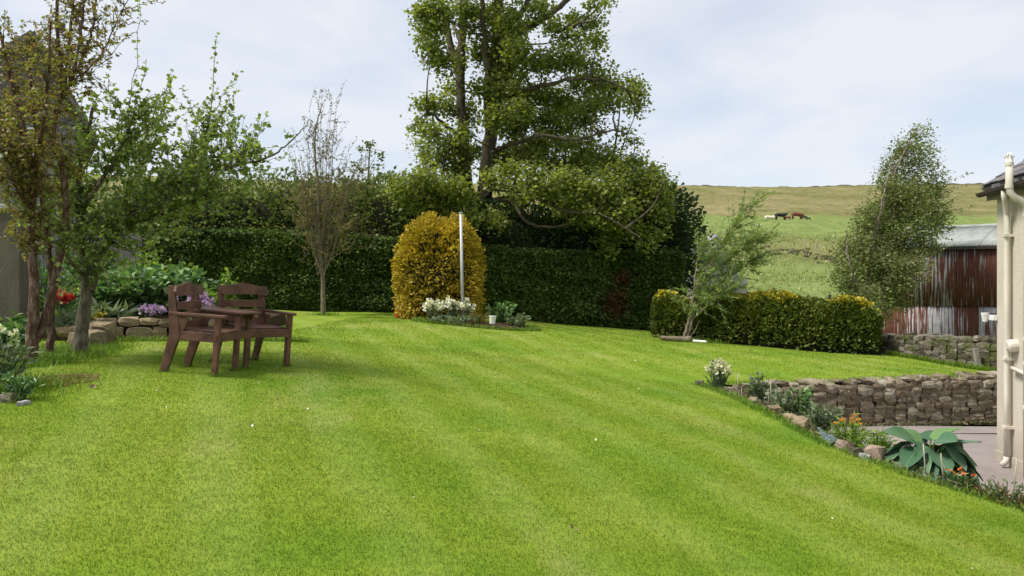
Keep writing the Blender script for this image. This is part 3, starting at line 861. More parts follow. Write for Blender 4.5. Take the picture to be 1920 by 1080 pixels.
def limb(mb, pts, r0, r1, k=7, m=4, wob=0.0, rng=RNG):
    q = catmull(pts, m)
    if wob: q[1:-1] += rng.normal(size=(len(q) - 2, 3)) * wob
    rad = r0 + (r1 - r0) * np.linspace(0, 1, len(q)) ** .8
    mb.tube(q, rad, k, cap=False)
    return q
def near(pool, p, up=0.3):
    """nearest limb point that lies below p rather than above it"""
    d = np.linalg.norm(pool - p, axis=1) + np.maximum(0, pool[:, 2] - p[2] + up) * 4.0
    return pool[np.argmin(d)]

def big_tree():
    rng = np.random.default_rng(11); Y = 27.5
    base = P(905, 560, Y); base[2] = -.2
    e = empty('sycamore_tree', base, 'tall two stemmed sycamore rising behind the clipped hedge', 'tree')
    mb = MB(); pool = []
    T = [([(905,600,0),(904,480,0),(906,390,0),(914,300,0),(926,200,0),(930,90,.1),(936,0,.2),(945,-110,.3),(960,-230,.4)], .37, .10),
         ([(902,560,.1),(888,420,.2),(874,330,.4),(868,250,.5),(863,165,.5),(866,80,.5),(868,0,.5),(862,-110,.4),(850,-220,.2)], .27, .08),
         ([(864,150,.5),(845,90,.9),(835,40,1.1),(820,-30,1.4),(800,-90,1.5)], .16, .05),
         ([(917,250,-.1),(912,130,-.5),(905,50,-.8),(900,-60,-1)], .15, .06),
         ([(930,110,.1),(975,60,.6),(1040,20,1.0),(1085,-20,1.2),(1140,-60,1.4)], .19, .05),
         ([(945,60,.1),(985,10,-.6),(1010,-60,-1.0)], .14, .04),
         ([(926,190,0),(985,170,-.8),(1060,150,-1.6),(1130,150,-2),(1190,175,-2.2)], .11, .02),
         ([(1045,60,.9),(1085,45,.6),(1110,25,.5),(1130,5,.4)], .06, .02),
         ([(914,290,0),(960,270,-1),(1020,255,-1.6),(1080,262,-2),(1140,245,-2.2),(1180,250,-2.3)], .09, .02),
         ([(912,310,0),(960,300,1),(1040,310,1.6),(1120,300,2),(1180,310,2.2),(1235,335,2.3)], .09, .02),
         ([(906,375,0),(935,350,-1.2),(1000,370,-2.2),(1060,395,-3.0),(1130,405,-3.5),(1200,445,-3.8)], .085, .02),
         ([(906,372,0),(960,380,-1.2),(985,415,-1.8),(1030,425,-2.2),(1090,420,-2.4),(1150,450,-2.5)], .075, .02),
         ([(875,335,.4),(840,345,-.8),(800,355,-1.6),(755,365,-2)], .13, .03),
         ([(868,255,.5),(840,240,0),(810,215,-.4),(790,220,-.6)], .10, .02),
         ([(868,270,.5),(838,285,1.0),(810,290,1.4),(792,300,1.6)], .09, .02),
         ([(890,400,.2),(870,400,-1.2),(850,410,-2),(820,410,-2.4)], .08, .02),
         ([(905,395,0),(905,405,-1.2),(925,415,-1.8),(945,425,-2.0)], .07, .02),
         ([(930,90,.1),(960,70,2),(1000,40,3),(1040,20,3.4)], .13, .04),
         ([(866,80,.5),(850,50,2.2),(830,20,3.0)], .11, .03)]
    for pts, r0, r1 in T:
        q = limb(mb, [P(x, y, Y + d) for x, y, d in pts], r0, r1, 9, 5, .02, rng); pool.append(q)
    pool = np.vstack(pool)
    cl = [(820,25,42,32),(800,20,22,18),(808,100,28,26),(815,60,24,20),(838,120,24,20),(800,200,26,22),(830,195,26,20),(788,235,16,20),(815,255,26,20),(795,275,18,16),(845,268,26,18),
          (848,165,24,12),(880,30,30,34),(905,90,26,30),(925,20,34,36),(960,40,32,40),(945,110,34,30),(975,95,26,30),(1005,15,34,22),(1030,45,26,18),(1060,70,30,18),(1085,40,26,14),(1108,45,24,14),(1118,80,16,18),(1115,12,18,10),(1138,5,12,6),
          (955,130,40,22),(1010,115,44,22),(1060,108,40,20),(1100,118,34,18),(1125,145,28,20),(1080,160,40,16),(1165,160,32,22),(1200,180,20,20),(1150,195,46,12),(1195,205,22,8),
          (1000,175,46,24),(950,185,32,30),(1050,190,46,22),(1100,200,30,14),(985,215,32,20),(1030,230,52,22),(960,245,30,26),(1080,225,32,14),(1115,225,22,8),
          (880,215,26,26),(895,165,18,22),(890,280,22,22),(870,300,26,20),(1060,262,46,18),(1110,262,30,12),(1175,248,18,8),(1190,262,9,6),(1145,278,22,8),
          (1000,292,30,10),(1050,300,42,18),(1095,310,36,20),(1140,300,34,18),(1180,310,36,22),(1215,325,30,18),(1245,335,13,9),(1150,330,40,20),
          (830,285,26,18),(800,305,26,14),(850,320,30,20),(790,330,34,18),(770,360,38,24),(810,365,38,24),(845,350,28,20),(765,385,24,12),(850,395,36,14),(880,400,22,12),(905,408,32,9),(820,395,30,16),(935,408,22,10),
          (965,322,28,12),(995,345,34,18),(1040,350,40,20),(1090,355,40,22),(1140,355,40,22),(1190,360,40,24),(1060,385,40,14),(1105,405,34,16),(1150,410,34,16),(1185,430,34,14),(1230,440,26,10),(1145,440,26,12),(1140,462,18,10),(1210,400,30,18),(1090,385,34,14),(980,375,22,8),(1205,455,20,8),(1235,370,24,16),(1250,395,20,16),(1215,345,30,16),(1120,385,40,18),(1170,385,40,20),(1060,330,34,14),(1000,325,30,12),(1040,275,34,14),(1100,285,30,12),(970,210,28,20),(1010,265,30,14),(1120,175,30,14),(745,350,20,14),(790,345,34,22),(830,372,34,18),(870,375,26,16),
          (940,160,26,30),(930,225,22,30),(865,110,16,24),(940,290,22,20),(925,330,22,18),(872,245,18,22)]
    cl = [c if c[1] < 322 else (*c, rng.uniform(-3.2, -2.0)) for c in cl]      # the lowest boughs hang over the hedge
    # the crown goes on above the frame and behind the stems
    for k in range(26):
        a = rng.random() * 6.28; rr = rng.uniform(60, 190)
        cl.append((905 + math.cos(a) * rr * .85, -110 - rng.random() * 170, 44, 34, math.sin(a) * 3.2))
    for k in range(9):
        cl.append((rng.uniform(880, 1120), rng.uniform(60, 380), 30, 22, rng.uniform(1.8, 4.0)))
    pos, size, ends = px_clumps(cl, Y, 1.8, rng, per=1000, sub=26, subr=.18, leaf=(.07, .15), flat=.85, depth=.9, hollow=.2)
    tw = MB()
    for ctr, sc in ends:
        j = near(pool, ctr)
        d = np.linalg.norm(ctr - j)
        mid = (j + ctr) / 2 + np.array([0, 0, -.10 * d]) + rng.normal(size=3) * .06 * d
        limb(tw, [j, mid, ctr], min(.05, .014 + .02 * d), .011, 5, 3, .01, rng)
        for q in sc[::2]:
            m2 = (ctr + q) / 2 + rng.normal(size=3) * .05
            tw.tube([ctr, m2, q], [.011, .008, .005], 4, False)
    mb.build('trunk', M['bark_sycamore'], e, True, base)
    tw.build('branches', M['bark_sycamore'], e, True, base)
    rn = rng.random(len(pos))
    scatter('crown', 'broad', pos, leaf_frames(len(pos), rng=rng, up=1.3, droop=.25), size, M['lf_syc'], e, base, rn)
big_tree()

def lumpy_box_surface(n, rng, x0, x1, y0, y1, zb, zt):
    pass

def hedge_clipped():
    """long cypress hedge, cut to a flat face, its foot following the lawn"""
    rng = np.random.default_rng(21)
    xa, xb, y0 = -13.0, 5.35, 25.3
    org = np.array([0, y0 + .6, 0])
    e = empty('clipped_hedge', (0, y0 + .6, 0), 'long dark green clipped cypress hedge closing off the lawn', 'hedge')
    def top(x): return np.interp(x, [-13, -9.3, -5, -3, 0, 3, 5.4], [H + 98 / F * 25.4, H + 100 / F * 25.4, H + 88 / F * 25.4, H + 82 / F * 25.4, H + 62 / F * 25.4, H + 58 / F * 25.4, H + 62 / F * 25.4])
    def face(x, z, s=0):
        t = (z - lawn_z(x, np.full_like(x, y0))) / 2.6
        return y0 + .17 * vnoise(np.stack([x, z * 1.6, x * 0], -1), 31, 1.3) + .05 * vnoise(np.stack([x, z, x * 0], -1), 32, 3) + .35 * np.clip(t - .78, 0, 1) ** 1.3 * 2 + .22 * np.clip(.12 - t, 0, 1) * 3
    # body
    nx, nz_ = 120, 18
    xs = np.linspace(xa, xb, nx); V = []
    zb = lawn_z(xs, np.full(nx, y0)) - .1; zt = top(xs)
    X = np.repeat(xs[None], nz_, 0); tt = np.linspace(0, 1, nz_)[:, None]; Z = zb[None] + (zt - zb - .06)[None] * tt
    Yf = face(X, Z) + .16
    back = np.stack([xs, np.full(nx, y0 + 1.7), zt - .06], -1); back0 = np.stack([xs, np.full(nx, y0 + 1.7), zb], -1)
    Vg = np.concatenate([np.stack([X, Yf, Z], -1).reshape(-1, 3), back, back0])
    idx = np.arange((nz_ + 2) * nx).reshape(nz_ + 2, nx)
    Fc = np.stack([idx[:-1, :-1], idx[:-1, 1:], idx[1:, 1:], idx[1:, :-1]], -1).reshape(-1, 4)
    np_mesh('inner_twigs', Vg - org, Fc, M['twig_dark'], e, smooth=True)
    # sprays of foliage over face, top and right-hand end
    n1 = 84000
    x = rng.uniform(xa, xb, n1); zb1 = lawn_z(x, np.full(n1, y0)); zt1 = top(x)
    z = zb1 + (zt1 - zb1) * rng.random(n1) ** .93
    y = face(x, z) + rng.random(n1) * .14
    p1 = np.stack([x, y, z], -1); d1 = np.tile(np.array([.1, -.75, -.35]), (n1, 1))
    n2 = 16000
    x = rng.uniform(xa, xb, n2); y = y0 + .2 + rng.random(n2) * 1.5
    z = top(x) - .02 + .05 * vnoise(np.stack([x, y, x * 0], -1), 33, 2.5) - .18 * np.clip(.55 - (y - y0), 0, 1) + rng.normal(size=n2) * .03
    p2 = np.stack([x, y, z], -1); d2 = np.tile(np.array([0, -.3, .8]), (n2, 1))
    n3 = 7000
    y = y0 + rng.random(n3) * 1.7; z = rng.uniform(-.1, 2.4, n3); x = xb + .08 * vnoise(np.stack([y, z, y * 0], -1), 34, 2) + rng.random(n3) * .08 - .25 * np.clip(z - 2.0, 0, 1)
    p3 = np.stack([x, y, z], -1); d3 = np.tile(np.array([.8, -.2, .1]), (n3, 1))
    pos = np.vstack([p1, p2, p3]); d = np.vstack([d1, d2, d3])
    n = len(pos)
    rn = np.clip(.5 + .28 * vnoise(pos, 35, .7) + rng.normal(size=n) * .2, 0, 1)
    brown = np.zeros(n, bool)
    for bx, bz, rr in ((3.5, 1.55, .34), (3.25, .75, .55), (4.6, .8, .3)):   # scorched patches
        dd = np.hypot((pos[:, 0] - bx), (pos[:, 2] - bz) * 1.1)
        brown |= (dd < rr * rng.uniform(.3, 1.3, n)) & (pos[:, 1] < y0 + .4)
    fr = leaf_frames(n, d * 1.1, up=.6, spread=.75, droop=.0, rng=rng)
    sz = rng.uniform(.04, .14, n)
    k = ~brown
    scatter('foliage', 'spray', pos[k], fr[k], sz[k], M['lf_hedge'], e, org, rn[k])
    bo = scatter('scorched_foliage', 'spray', pos[brown], fr[brown], sz[brown], M['lf_rust'], e, org)
    bo['label'] = 'brown scorched patches low in the hedge'
hedge_clipped()

def bush(name, label, cat, ctr, rad, n, leaf, size, mat, seed, lump=.16, core=True, box=1.0, group=None, up=.7, flatbase=True, shell=.30, tips=None, lumps=2.2, taper=0.0):
    """dense shrub: a twiggy inside and a lumpy skin of leaves; ctr is the foot, rad = half widths and height"""
    rng = np.random.default_rng(seed)
    ctr = np.array(ctr, float); rx, ry, hz = rad
    e = empty(name, ctr, label, cat, group)
    u = unit(rng.normal(size=(n, 3)))
    if box != 1.0:
        u = np.sign(u) * np.abs(u) ** box; u = u / (np.max(np.abs(u), axis=1, keepdims=True) * .45 + np.linalg.norm(u, axis=1, keepdims=True) * .55)
    lm = 1 + lump * vnoise(u * lumps, seed, 1.6) + lump * .5 * vnoise(u * lumps, seed + 1, 4.5)
    rr = lm * (1 - shell * rng.random(n) ** 1.6)
    p = u * rr[:, None] * np.array([rx, ry, hz / 2]); p[:, 2] += hz / 2
    k = p[:, 2] > 0.0
    p, u = p[k], u[k]
    p[:, :2] *= (1 + taper * .35 - taper * np.clip(p[:, 2:3] / hz, 0, 1) ** 1.5)
    rn = np.clip(.45 + .25 * vnoise(p, seed + 2, 2.0) + rng.normal(size=len(p)) * .25, 0, 1)
    sz = rng.uniform(size[0], size[1], len(p))
    fr = leaf_frames(len(p), u * 1.2, up=up, spread=.9, droop=.05, rng=rng)
    scatter('foliage', leaf, p, fr, sz, mat, e, None, rn)
    if tips is not None:
        t = p[:, 2] > hz * tips[1] + rng.normal(size=len(p)) * .05
        q = p[t]; scatter('new_tips', leaf, q * np.array([1, 1, 1.01]) + rng.normal(size=q.shape) * .02, leaf_frames(len(q), u[t] * 1.2, up=up, rng=rng), sz[t] * .9, tips[0], e)
    if core:
        bm = bmesh.new(); bmesh.ops.create_icosphere(bm, subdivisions=3, radius=1)
        for v in bm.verts:
            q = np.array(v.co)[None]
            if box != 1.0:
                q = np.sign(q) * np.abs(q) ** box; q = q / (np.max(np.abs(q)) * .45 + np.linalg.norm(q) * .55)
            l_ = 1 + lump * vnoise(q * lumps, seed, 1.6)
            q = q[0] * float(np.ravel(l_)[0]) * (1 - shell * .75)
            tz = max(0.0, q[2] * hz / 2 + hz / 2); tp = 1 + taper * .35 - taper * min(1, tz / hz) ** 1.5; v.co = (q[0] * rx * tp, q[1] * ry * tp, tz)
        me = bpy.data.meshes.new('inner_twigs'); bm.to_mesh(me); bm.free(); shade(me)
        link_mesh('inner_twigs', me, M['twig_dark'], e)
    return e
def bush_px(name, label, cat, x0, x1, ytop, ybase, Y, n, leaf, size, mat, seed, dep=.8, **kw):
    c = P((x0 + x1) / 2, ybase, Y); w = (x1 - x0) / 2 * Y / F; h = (ybase - ytop) * Y / F
    return bush(name, label, cat, c, (w, w * dep, h), n, leaf, size, mat, seed, **kw)

# taller shrubs standing behind the clipped hedge
G = 'tall shrubs behind the clipped hedge'
for i, (x0, x1, yt, lab, mt, lf, n) in enumerate([
        (150, 330, 352, 'broad laurel behind the hedge, leftmost of the shrub row', 'lf_laurel', 'oval', 6000),
        (280, 470, 346, 'mid green laurel behind the hedge above the purple flowers', 'lf_laurel', 'oval', 7000),
        (410, 590, 338, 'leafy laurel behind the hedge left of the thin young tree', 'lf_laurel', 'oval', 7500),
        (530, 700, 346, 'laurel behind the hedge directly behind the thin young tree', 'lf_laurel', 'oval', 7000),
        (640, 800, 338, 'dark laurel behind the hedge between thin tree and golden bush', 'lf_laurel', 'oval', 7000),
        (750, 930, 372, 'dark conifer behind the hedge under the sycamore stems', 'lf_conifer', 'spray', 7000),
        (890, 1060, 385, 'shadowed conifer behind the hedge right of the sycamore stems', 'lf_conifer', 'spray', 7000),
        (1020, 1190, 372, 'shadowed conifer behind the hedge under the low sycamore boughs', 'lf_conifer', 'spray', 7000),
        (1125, 1292, 352, 'rounded dark conifer at the right end of the hedge', 'lf_conifer', 'spray', 11000)]):
    bush_px('tall_shrub', lab, 'shrub', x0 - 22, x1 + 22, yt - 8, 590, 27.0 if i < 8 else 26.8, n, lf, (.10, .19), M[mt], 40 + i, dep=.62, group=G, lump=.17, box=.95, shell=.4, lumps=3.0)

# golden bush by the pole
bush_px('golden_bush', 'big rounded golden yellow cypress bush behind the pole', 'bush', 744, 906, 409, 612, 21.6, 30000, 'spray', (.04, .11), M['lf_gold'], 60, dep=.9, box=.85, lump=.14, shell=.26, up=.4, lumps=4, taper=.24)
# low yew hedge on the right with bright tips
def low_hedge():
    rng = np.random.default_rng(71)
    pts = [P(1228, 628, 21.6), P(1340, 646, 20.9), P(1500, 660, 19.7), P(1652, 667, 18.9)]
    q = catmull(pts, 20); q[:, 2] = lawn_z(q[:, 0], q[:, 1])
    org = q[len(q) // 2]
    e = empty('low_hedge', org, 'low bushy green hedge with golden top beside the upper lawn', 'hedge')
    s = np.linspace(0, 1, len(q))
    hts = np.interp(s, [0, .12, .3, .55, .8, 1], [1.12, 1.12, 1.08, 1.24, 1.28, 1.12]); wid = .62
    def sample(n, shell):
        t = rng.random(n); i = np.clip((t * (len(q) - 1)).astype(int), 0, len(q) - 2); f = t * (len(q) - 1) - i
        c = q[i] * (1 - f[:, None]) + q[i + 1] * f[:, None]
        tg = unit(q[i + 1] - q[i]); nr = np.stack([tg[:, 1], -tg[:, 0], tg[:, 2] * 0], -1)
        a = rng.uniform(0, math.pi, n)
        ca, sa = np.cos(a), np.sin(a)
        kx, kz = np.sign(ca) * np.abs(ca) ** .55, np.abs(sa) ** .5 * np.sign(sa)
        endt = 1 - np.clip(np.abs(t - .5) * 2 - .93, 0, 1) / .07 * .55
        hh = np.interp(t, s, hts)
        lm = 1 + .10 * vnoise(np.stack([t * 9, a, t * 0], -1), 72, 1.3) + .06 * vnoise(np.stack([t * 9, a, t * 0], -1), 73, 4)
        rr = lm * (1 - shell * rng.random(n) ** 1.5)
        p = c + nr * (kx * wid * rr * endt)[:, None] + np.array([0, 0, 1.0]) * (hh * np.maximum(kz, 0) * rr * (.6 + .4 * endt))[:, None]
        out = nr * kx[:, None] + np.array([0, 0, 1.0]) * kz[:, None]
        return p, out, kz, hh
    p, out, kz, hh = sample(30000, .2)
    e0 = np.stack([q[0] + (rng.normal(size=3)) * .0])
    rn = np.clip(.42 + .25 * vnoise(p, 74, 1.6) + rng.normal(size=len(p)) * .22, 0, 1)
    scatter('foliage', 'spray', p, leaf_frames(len(p), out * 1.1, up=.5, rng=rng), rng.uniform(.06, .13, len(p)), M['lf_lowhedge'], e, org, rn)
    t = (p[:, 2] - lawn_z(p[:, 0], p[:, 1])) > hh * .93 + rng.normal(size=len(p)) * .05
    t &= (vnoise(p, 76, 1.4) > -.35)
    scatter('golden_tips', 'spray', p[t] + np.array([0, 0, .03]), leaf_frames(t.sum(), out[t], up=.5, rng=rng), .10, M['lf_tips'], e, org)
    m = MB(); V = []; Fc = []; nr_ = 10
    for i, c in enumerate(q):
        tg = q[min(i + 1, len(q) - 1)] - q[max(i - 1, 0)]; nrm = unit(np.array([tg[1], -tg[0], 0]))
        k = .72 * (0.5 if i in (0, len(q) - 1) else 1)
        for j in range(nr_):
            a = math.pi * j / (nr_ - 1)
            V.append(c + nrm * np.sign(math.cos(a)) * abs(math.cos(a)) ** .55 * wid * k + np.array([0, 0, hts[i] * .88 * abs(math.sin(a)) ** .5 * (1 if k > .5 else .6)]))
    for i in range(len(q) - 1):
        for j in range(nr_ - 1): Fc.append((i * nr_ + j, i * nr_ + j + 1, (i + 1) * nr_ + j + 1, (i + 1) * nr_ + j))
    Fc += [tuple(range(nr_)), tuple(range((len(q) - 1) * nr_, len(q) * nr_))[::-1]]
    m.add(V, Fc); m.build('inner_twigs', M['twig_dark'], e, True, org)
low_hedge()

def twig_tree(name, label, limbs, shoots, bark, leafmat, leaf, leafsize, seed, gap=.05, wind=(0, 0, 0), base=None, lw=1.0, cat='tree', extra=None, up=.9):
    """limbs: (pts_px_with_Y, r0, r1); shoots: callable(rng, pool) -> list of (pts, r0, leafiness)"""
    rng = np.random.default_rng(seed)
    base = np.array(base, float)
    e = empty(name, base, label, cat)
    mb = MB(); pool = []
    for pts, r0, r1 in limbs:
        pool.append(limb(mb, [P(*p) for p in pts], r0, r1, 9, 6, .006, rng))
    mb.build('trunk', bark, e, True, base)
    tw = MB(); LP, LD = [], []
    for pts, r0, leafy in shoots(rng, pool):
        q = catmull(pts, 3)
        q[1:-1] += rng.normal(size=(len(q) - 2, 3)) * .012
        tw.tube(q, np.linspace(r0, .0022, len(q)), 4, False)
        seg = np.diff(q, axis=0); L = np.linalg.norm(seg, axis=1); tot = L.sum()
        n = rng.poisson(tot / gap * leafy)
        if n == 0: continue
        t = np.sort(rng.random(n) ** .8) * tot; cum = np.r_[0, np.cumsum(L)]
        i = np.clip(np.searchsorted(cum, t) - 1, 0, len(L) - 1); f = (t - cum[i]) / L[i]
        LP.append(q[i] + seg[i] * f[:, None] + rng.normal(size=(n, 3)) * .012); LD.append(unit(seg[i]) * .7)
    tw.build('branches', bark, e, True, base)
    pos, d = np.vstack(LP), np.vstack(LD) + np.array(wind)
    n = len(pos)
    rn = np.clip(.5 + .2 * vnoise(pos, seed, 2.5) + rng.normal(size=n) * .25, 0, 1)
    scatter('crown', leaf, pos, leaf_frames(n, d, up=up, spread=1.0, droop=.25, rng=rng), rng.uniform(leafsize[0], leafsize[1], n), leafmat, e, base, rn)
    return e
def shoot_from(rng, j, d, L, bend=(0, 0, .25), n=4, w=.12):
    p = np.array(j, float); d = unit(np.array(d, float)); out = [p]
    for i in range(n):
        d = unit(d + np.array(bend) / n + rng.normal(size=3) * w)
        p = p + d * L / n; out.append(p)
    return out

# --- apple tree beside the raised bed
def apple():
    Y = 9.6
    limbs = [([(148,682,Y),(152,640,Y),(158,580,Y),(164,530,Y),(158,480,Y-.05),(148,420,Y-.1),(145,350,Y-.1),(160,270,Y),(175,200,Y)], .098, .018),
             ([(166,545,Y),(182,495,Y+.1),(200,452,Y+.2),(222,428,Y+.3),(262,432,Y+.5),(305,430,Y+.7)], .075, .015),
             ([(200,452,Y+.2),(240,400,Y+.1),(300,362,Y),(365,325,Y-.1),(430,312,Y-.2),(500,296,Y-.3),(540,270,Y-.4),(565,245,Y-.45),(580,225,Y-.5)], .033, .003),
             ([(156,490,Y),(130,440,Y+.4),(110,380,Y+.7),(95,300,Y+.9)], .05, .012),
             ([(160,520,Y),(140,500,Y-.4),(118,470,Y-.6),(90,450,Y-.8)], .03, .008),
             ([(222,428,Y+.3),(240,370,Y+.5),(262,300,Y+.7),(280,230,Y+.8)], .035, .008),
             ([(205,450,Y+.2),(245,470,Y-.3),(285,455,Y-.5)], .022, .006),
             ([(150,400,Y-.1),(190,340,Y-.3),(230,270,Y-.5),(255,200,Y-.6)], .035, .008),
             ([(300,362,Y),(345,330,Y+.3),(380,275,Y+.3),(396,205,Y+.3)], .02, .007),
             ([(230,428,Y+.3),(290,410,Y+.1),(345,385,Y-.1),(395,365,Y-.2)], .02, .006),
             ([(230,410,Y+.1),(280,390,Y-.3),(330,372,Y-.5),(370,350,Y-.6)], .02, .006)]
    def shoots(rng, pool):
        out = []
        fix = [([(390,225,Y+.3),(398,160,Y+.3),(405,100,Y+.3),(409,62,Y+.3)], .007, .9),
               ([(300,250,Y+.6),(312,190,Y+.6),(320,130,Y+.6)], .006, .8),
               ([(345,335,Y),(358,270,Y),(372,215,Y),(380,190,Y)], .006, .8),
               ([(415,300,Y),(425,240,Y),(437,190,Y),(444,165,Y)], .006, .55),
               ([(440,300,Y-.2),(465,265,Y-.2),(490,240,Y-.2),(500,210,Y-.2)], .006, .7),
               ([(440,310,Y-.1),(450,270,Y-.1),(472,235,Y-.1)], .005, .5),
               ([(455,240,Y),(457,218,Y)], .003, .1),
               ([(250,210,Y-.6),(262,160,Y-.6),(275,110,Y-.6)], .006, 1.0),
               ([(235,240,Y-.4),(252,150,Y-.4),(258,60,Y-.4),(262,-20,Y-.4)], .007, .35),
               ([(560,250,Y-.4),(540,255,Y-.4),(533,240,Y-.4)], .003, .8),
               ([(530,278,Y-.4),(548,300,Y-.4),(560,322,Y-.4)], .003, .8),
               ([(470,302,Y-.3),(500,300,Y-.3),(535,292,Y-.35)], .004, .3)]
        for pts, r0, lf in fix: out.append(([P(*p) for p in pts], r0, lf))
        main = []
        for q, w in zip(pool, (58, 40, 44, 40, 16, 46, 14, 52, 34, 70, 60)):
            hi = .60 if w == 44 else .97
            for _ in range(w):
                i = int(rng.uniform(.32 if w < 60 else .1, hi) * (len(q) - 1))
                d = rng.normal(size=3) * .6 + np.array([.42, -.05, .55])
                s = shoot_from(rng, q[i], d, rng.uniform(.28, .75), (.1, 0, .3))
                s = [np.array(v) for v in s]
                out.append((s, .007, .75)); main.append(s)
        for s in main[::1]:
            if rng.random() < .75:
                out.append((shoot_from(rng, s[rng.integers(1, 4)], rng.normal(size=3) * .7 + np.array([.3, 0, .5]), rng.uniform(.15, .4)), .004, 1.0))
        return out
    b = P(148, 676, Y); b[2] = lz(b[0], b[1]) - .02
    limbs[0][0][0] = (148, 690, Y)
    twig_tree('apple_tree', 'spreading apple tree with mossy forked trunk beside the raised bed', limbs, shoots, M['bark_apple'], M['lf_apple'], 'broad', (.032, .068), 81, gap=.028, base=b)
apple()
# --- bronze-leaved tree at the left edge, several stems
def bronze():
    Y = 8.9
    limbs = [([(58,700,Y),(60,640,Y),(64,560,Y),(62,480,Y),(58,410,Y),(62,330,Y-.1),(40,230,Y-.2),(15,130,Y-.2),(0,60,Y-.2)], .075, .015),
             ([(66,640,Y+.05),(84,600,Y+.1),(100,540,Y+.1),(114,470,Y+.1),(124,400,Y+.1),(118,320,Y),(100,250,Y),(110,190,Y),(118,150,Y),(106,60,Y),(112,-40,Y)], .058, .016),
             ([(92,680,Y+.5),(95,610,Y+.5),(98,540,Y+.5),(90,460,Y+.5),(80,380,Y+.5),(72,280,Y+.5),(60,180,Y+.5),(52,60,Y+.6)], .05, .014),
             ([(110,190,Y),(124,140,Y),(132,60,Y),(142,-30,Y)], .026, .012),
             ([(112,185,Y),(135,150,Y-.1),(150,70,Y-.1),(160,-30,Y-.1)], .028, .012),
             ([(118,170,Y),(150,120,Y+.2),(172,60,Y+.2),(182,-20,Y+.2)], .022, .01),
             ([(140,150,Y-.1),(185,110,Y-.2),(215,50,Y-.3),(243,-10,Y-.3)], .012, .004),
             ([(62,330,Y-.1),(80,240,Y-.5),(90,150,Y-.7),(95,40,Y-.9)], .03, .01),
             ([(58,410,Y),(30,340,Y-.3),(5,260,Y-.5)], .028, .01),
             ([(60,380,Y),(20,290,Y+.4),(-10,180,Y+.6)], .03, .01)]
    def shoots(rng, pool):
        out = []
        for pts, r0, lf in [([(185,115,Y-.2),(210,70,Y-.2),(235,25,Y-.2)], .006, 1.0), ([(170,130,Y),(200,110,Y),(240,70,Y),(255,60,Y)], .006, 1.0),
                             ([(175,120,Y-.2),(215,72,Y-.2),(250,68,Y-.2)], .005, .8)]:
            out.append(([P(*p) for p in pts], r0, lf))
        main = []
        for q, w, lo in zip(pool, (95, 62, 70, 20, 20, 20, 12, 40, 62, 74), (.38, .45, .42, .2, .2, .2, .1, .1, .1, .1)):
            for _ in range(w):
                i = int(rng.uniform(lo, .98) * (len(q) - 1))
                d = rng.normal(size=3) * .75 + np.array([.05, -.1, .55])
                s = shoot_from(rng, q[i], d, rng.uniform(.2, .5), (.05, 0, .15), w=.18)
                out.append((s, .006, .8)); main.append(s)
        for s in main:
            if rng.random() < .8:
                out.append((shoot_from(rng, s[rng.integers(1, 4)], rng.normal(size=3) * .8 + np.array([.0, 0, .2]), rng.uniform(.12, .3)), .0035, 1.3))
        return out
    b = P(58, 690, Y); b[2] = lz(b[0], b[1]) - .02
    twig_tree('bronze_tree', 'multi stemmed tree with reddish bark and bronze leaves at left edge', limbs, shoots, M['bark_red'], M['lf_bronze'], 'oval', (.028, .060), 82, gap=.030, base=b)
bronze()
# --- thin young tree in front of the hedge
def thin_tree():
    Y = 23.4
    limbs = [([(607,596,Y),(606,560,Y),(605,520,Y),(601,480,Y),(598,420,Y),(596,350,Y),(590,280,Y),(594,230,Y),(605,195,Y)], .085, .012),
             ([(604,516,Y),(622,480,Y),(632,440,Y-.2),(646,380,Y-.3),(662,330,Y-.4),(680,290,Y-.4)], .035, .008),
             ([(605,522,Y),(588,470,Y+.1),(578,420,Y+.2),(568,350,Y+.3),(560,300,Y+.3)], .035, .008)]
    def shoots(rng, pool):
        out = []
        tops = [(548,262),(556,300),(566,330),(572,290),(580,250),(590,215),(596,240),(603,200),(612,185),(622,195),(626,180),(612,255),(622,265),(636,255),(640,300),(650,270),(655,320),(668,300),(684,290),(648,350),(672,350),(690,330),(560,360),(548,340),(540,390),(575,390),(668,400),(680,420),(556,430),(640,430),(712,460),(660,460),(566,470)]
        main = []
        for k, (tx, ty) in enumerate(tops * 2):
            tx += rng.uniform(-12, 12); ty += rng.uniform(-15, 20)
            st = (602 + rng.uniform(-6, 8), rng.uniform(430, 520), Y + rng.uniform(-.1, .1))
            a = P(*st); b = P(tx, max(ty, 178), Y + rng.uniform(-.9, .9))
            m1 = a * .6 + b * .4 + np.array([(tx - 605) * .0022, 0, .1])
            pts = [a, m1, a * .25 + b * .75 + rng.normal(size=3) * .04, b]
            out.append((pts, .010, .22)); main.append(pts)
        for pts in main * 6:
            q = catmull(pts, 3); j = q[rng.integers(3, len(q))]
            out.append((shoot_from(rng, j, rng.normal(size=3) * .6 + np.array([.15, 0, .7]), rng.uniform(.25, .7)), .007, .75 if j[2] < 4.2 else .45))
        return out
    b = P(607, 590, Y); b[2] = lz(b[0], b[1]) - .02
    twig_tree('young_tree', 'thin upright young tree with sparse olive brown twigs before the hedge', limbs, shoots, M['bark_twig'], M['lf_olive'], 'oval', (.035, .075), 83, gap=.026, base=b)
thin_tree()
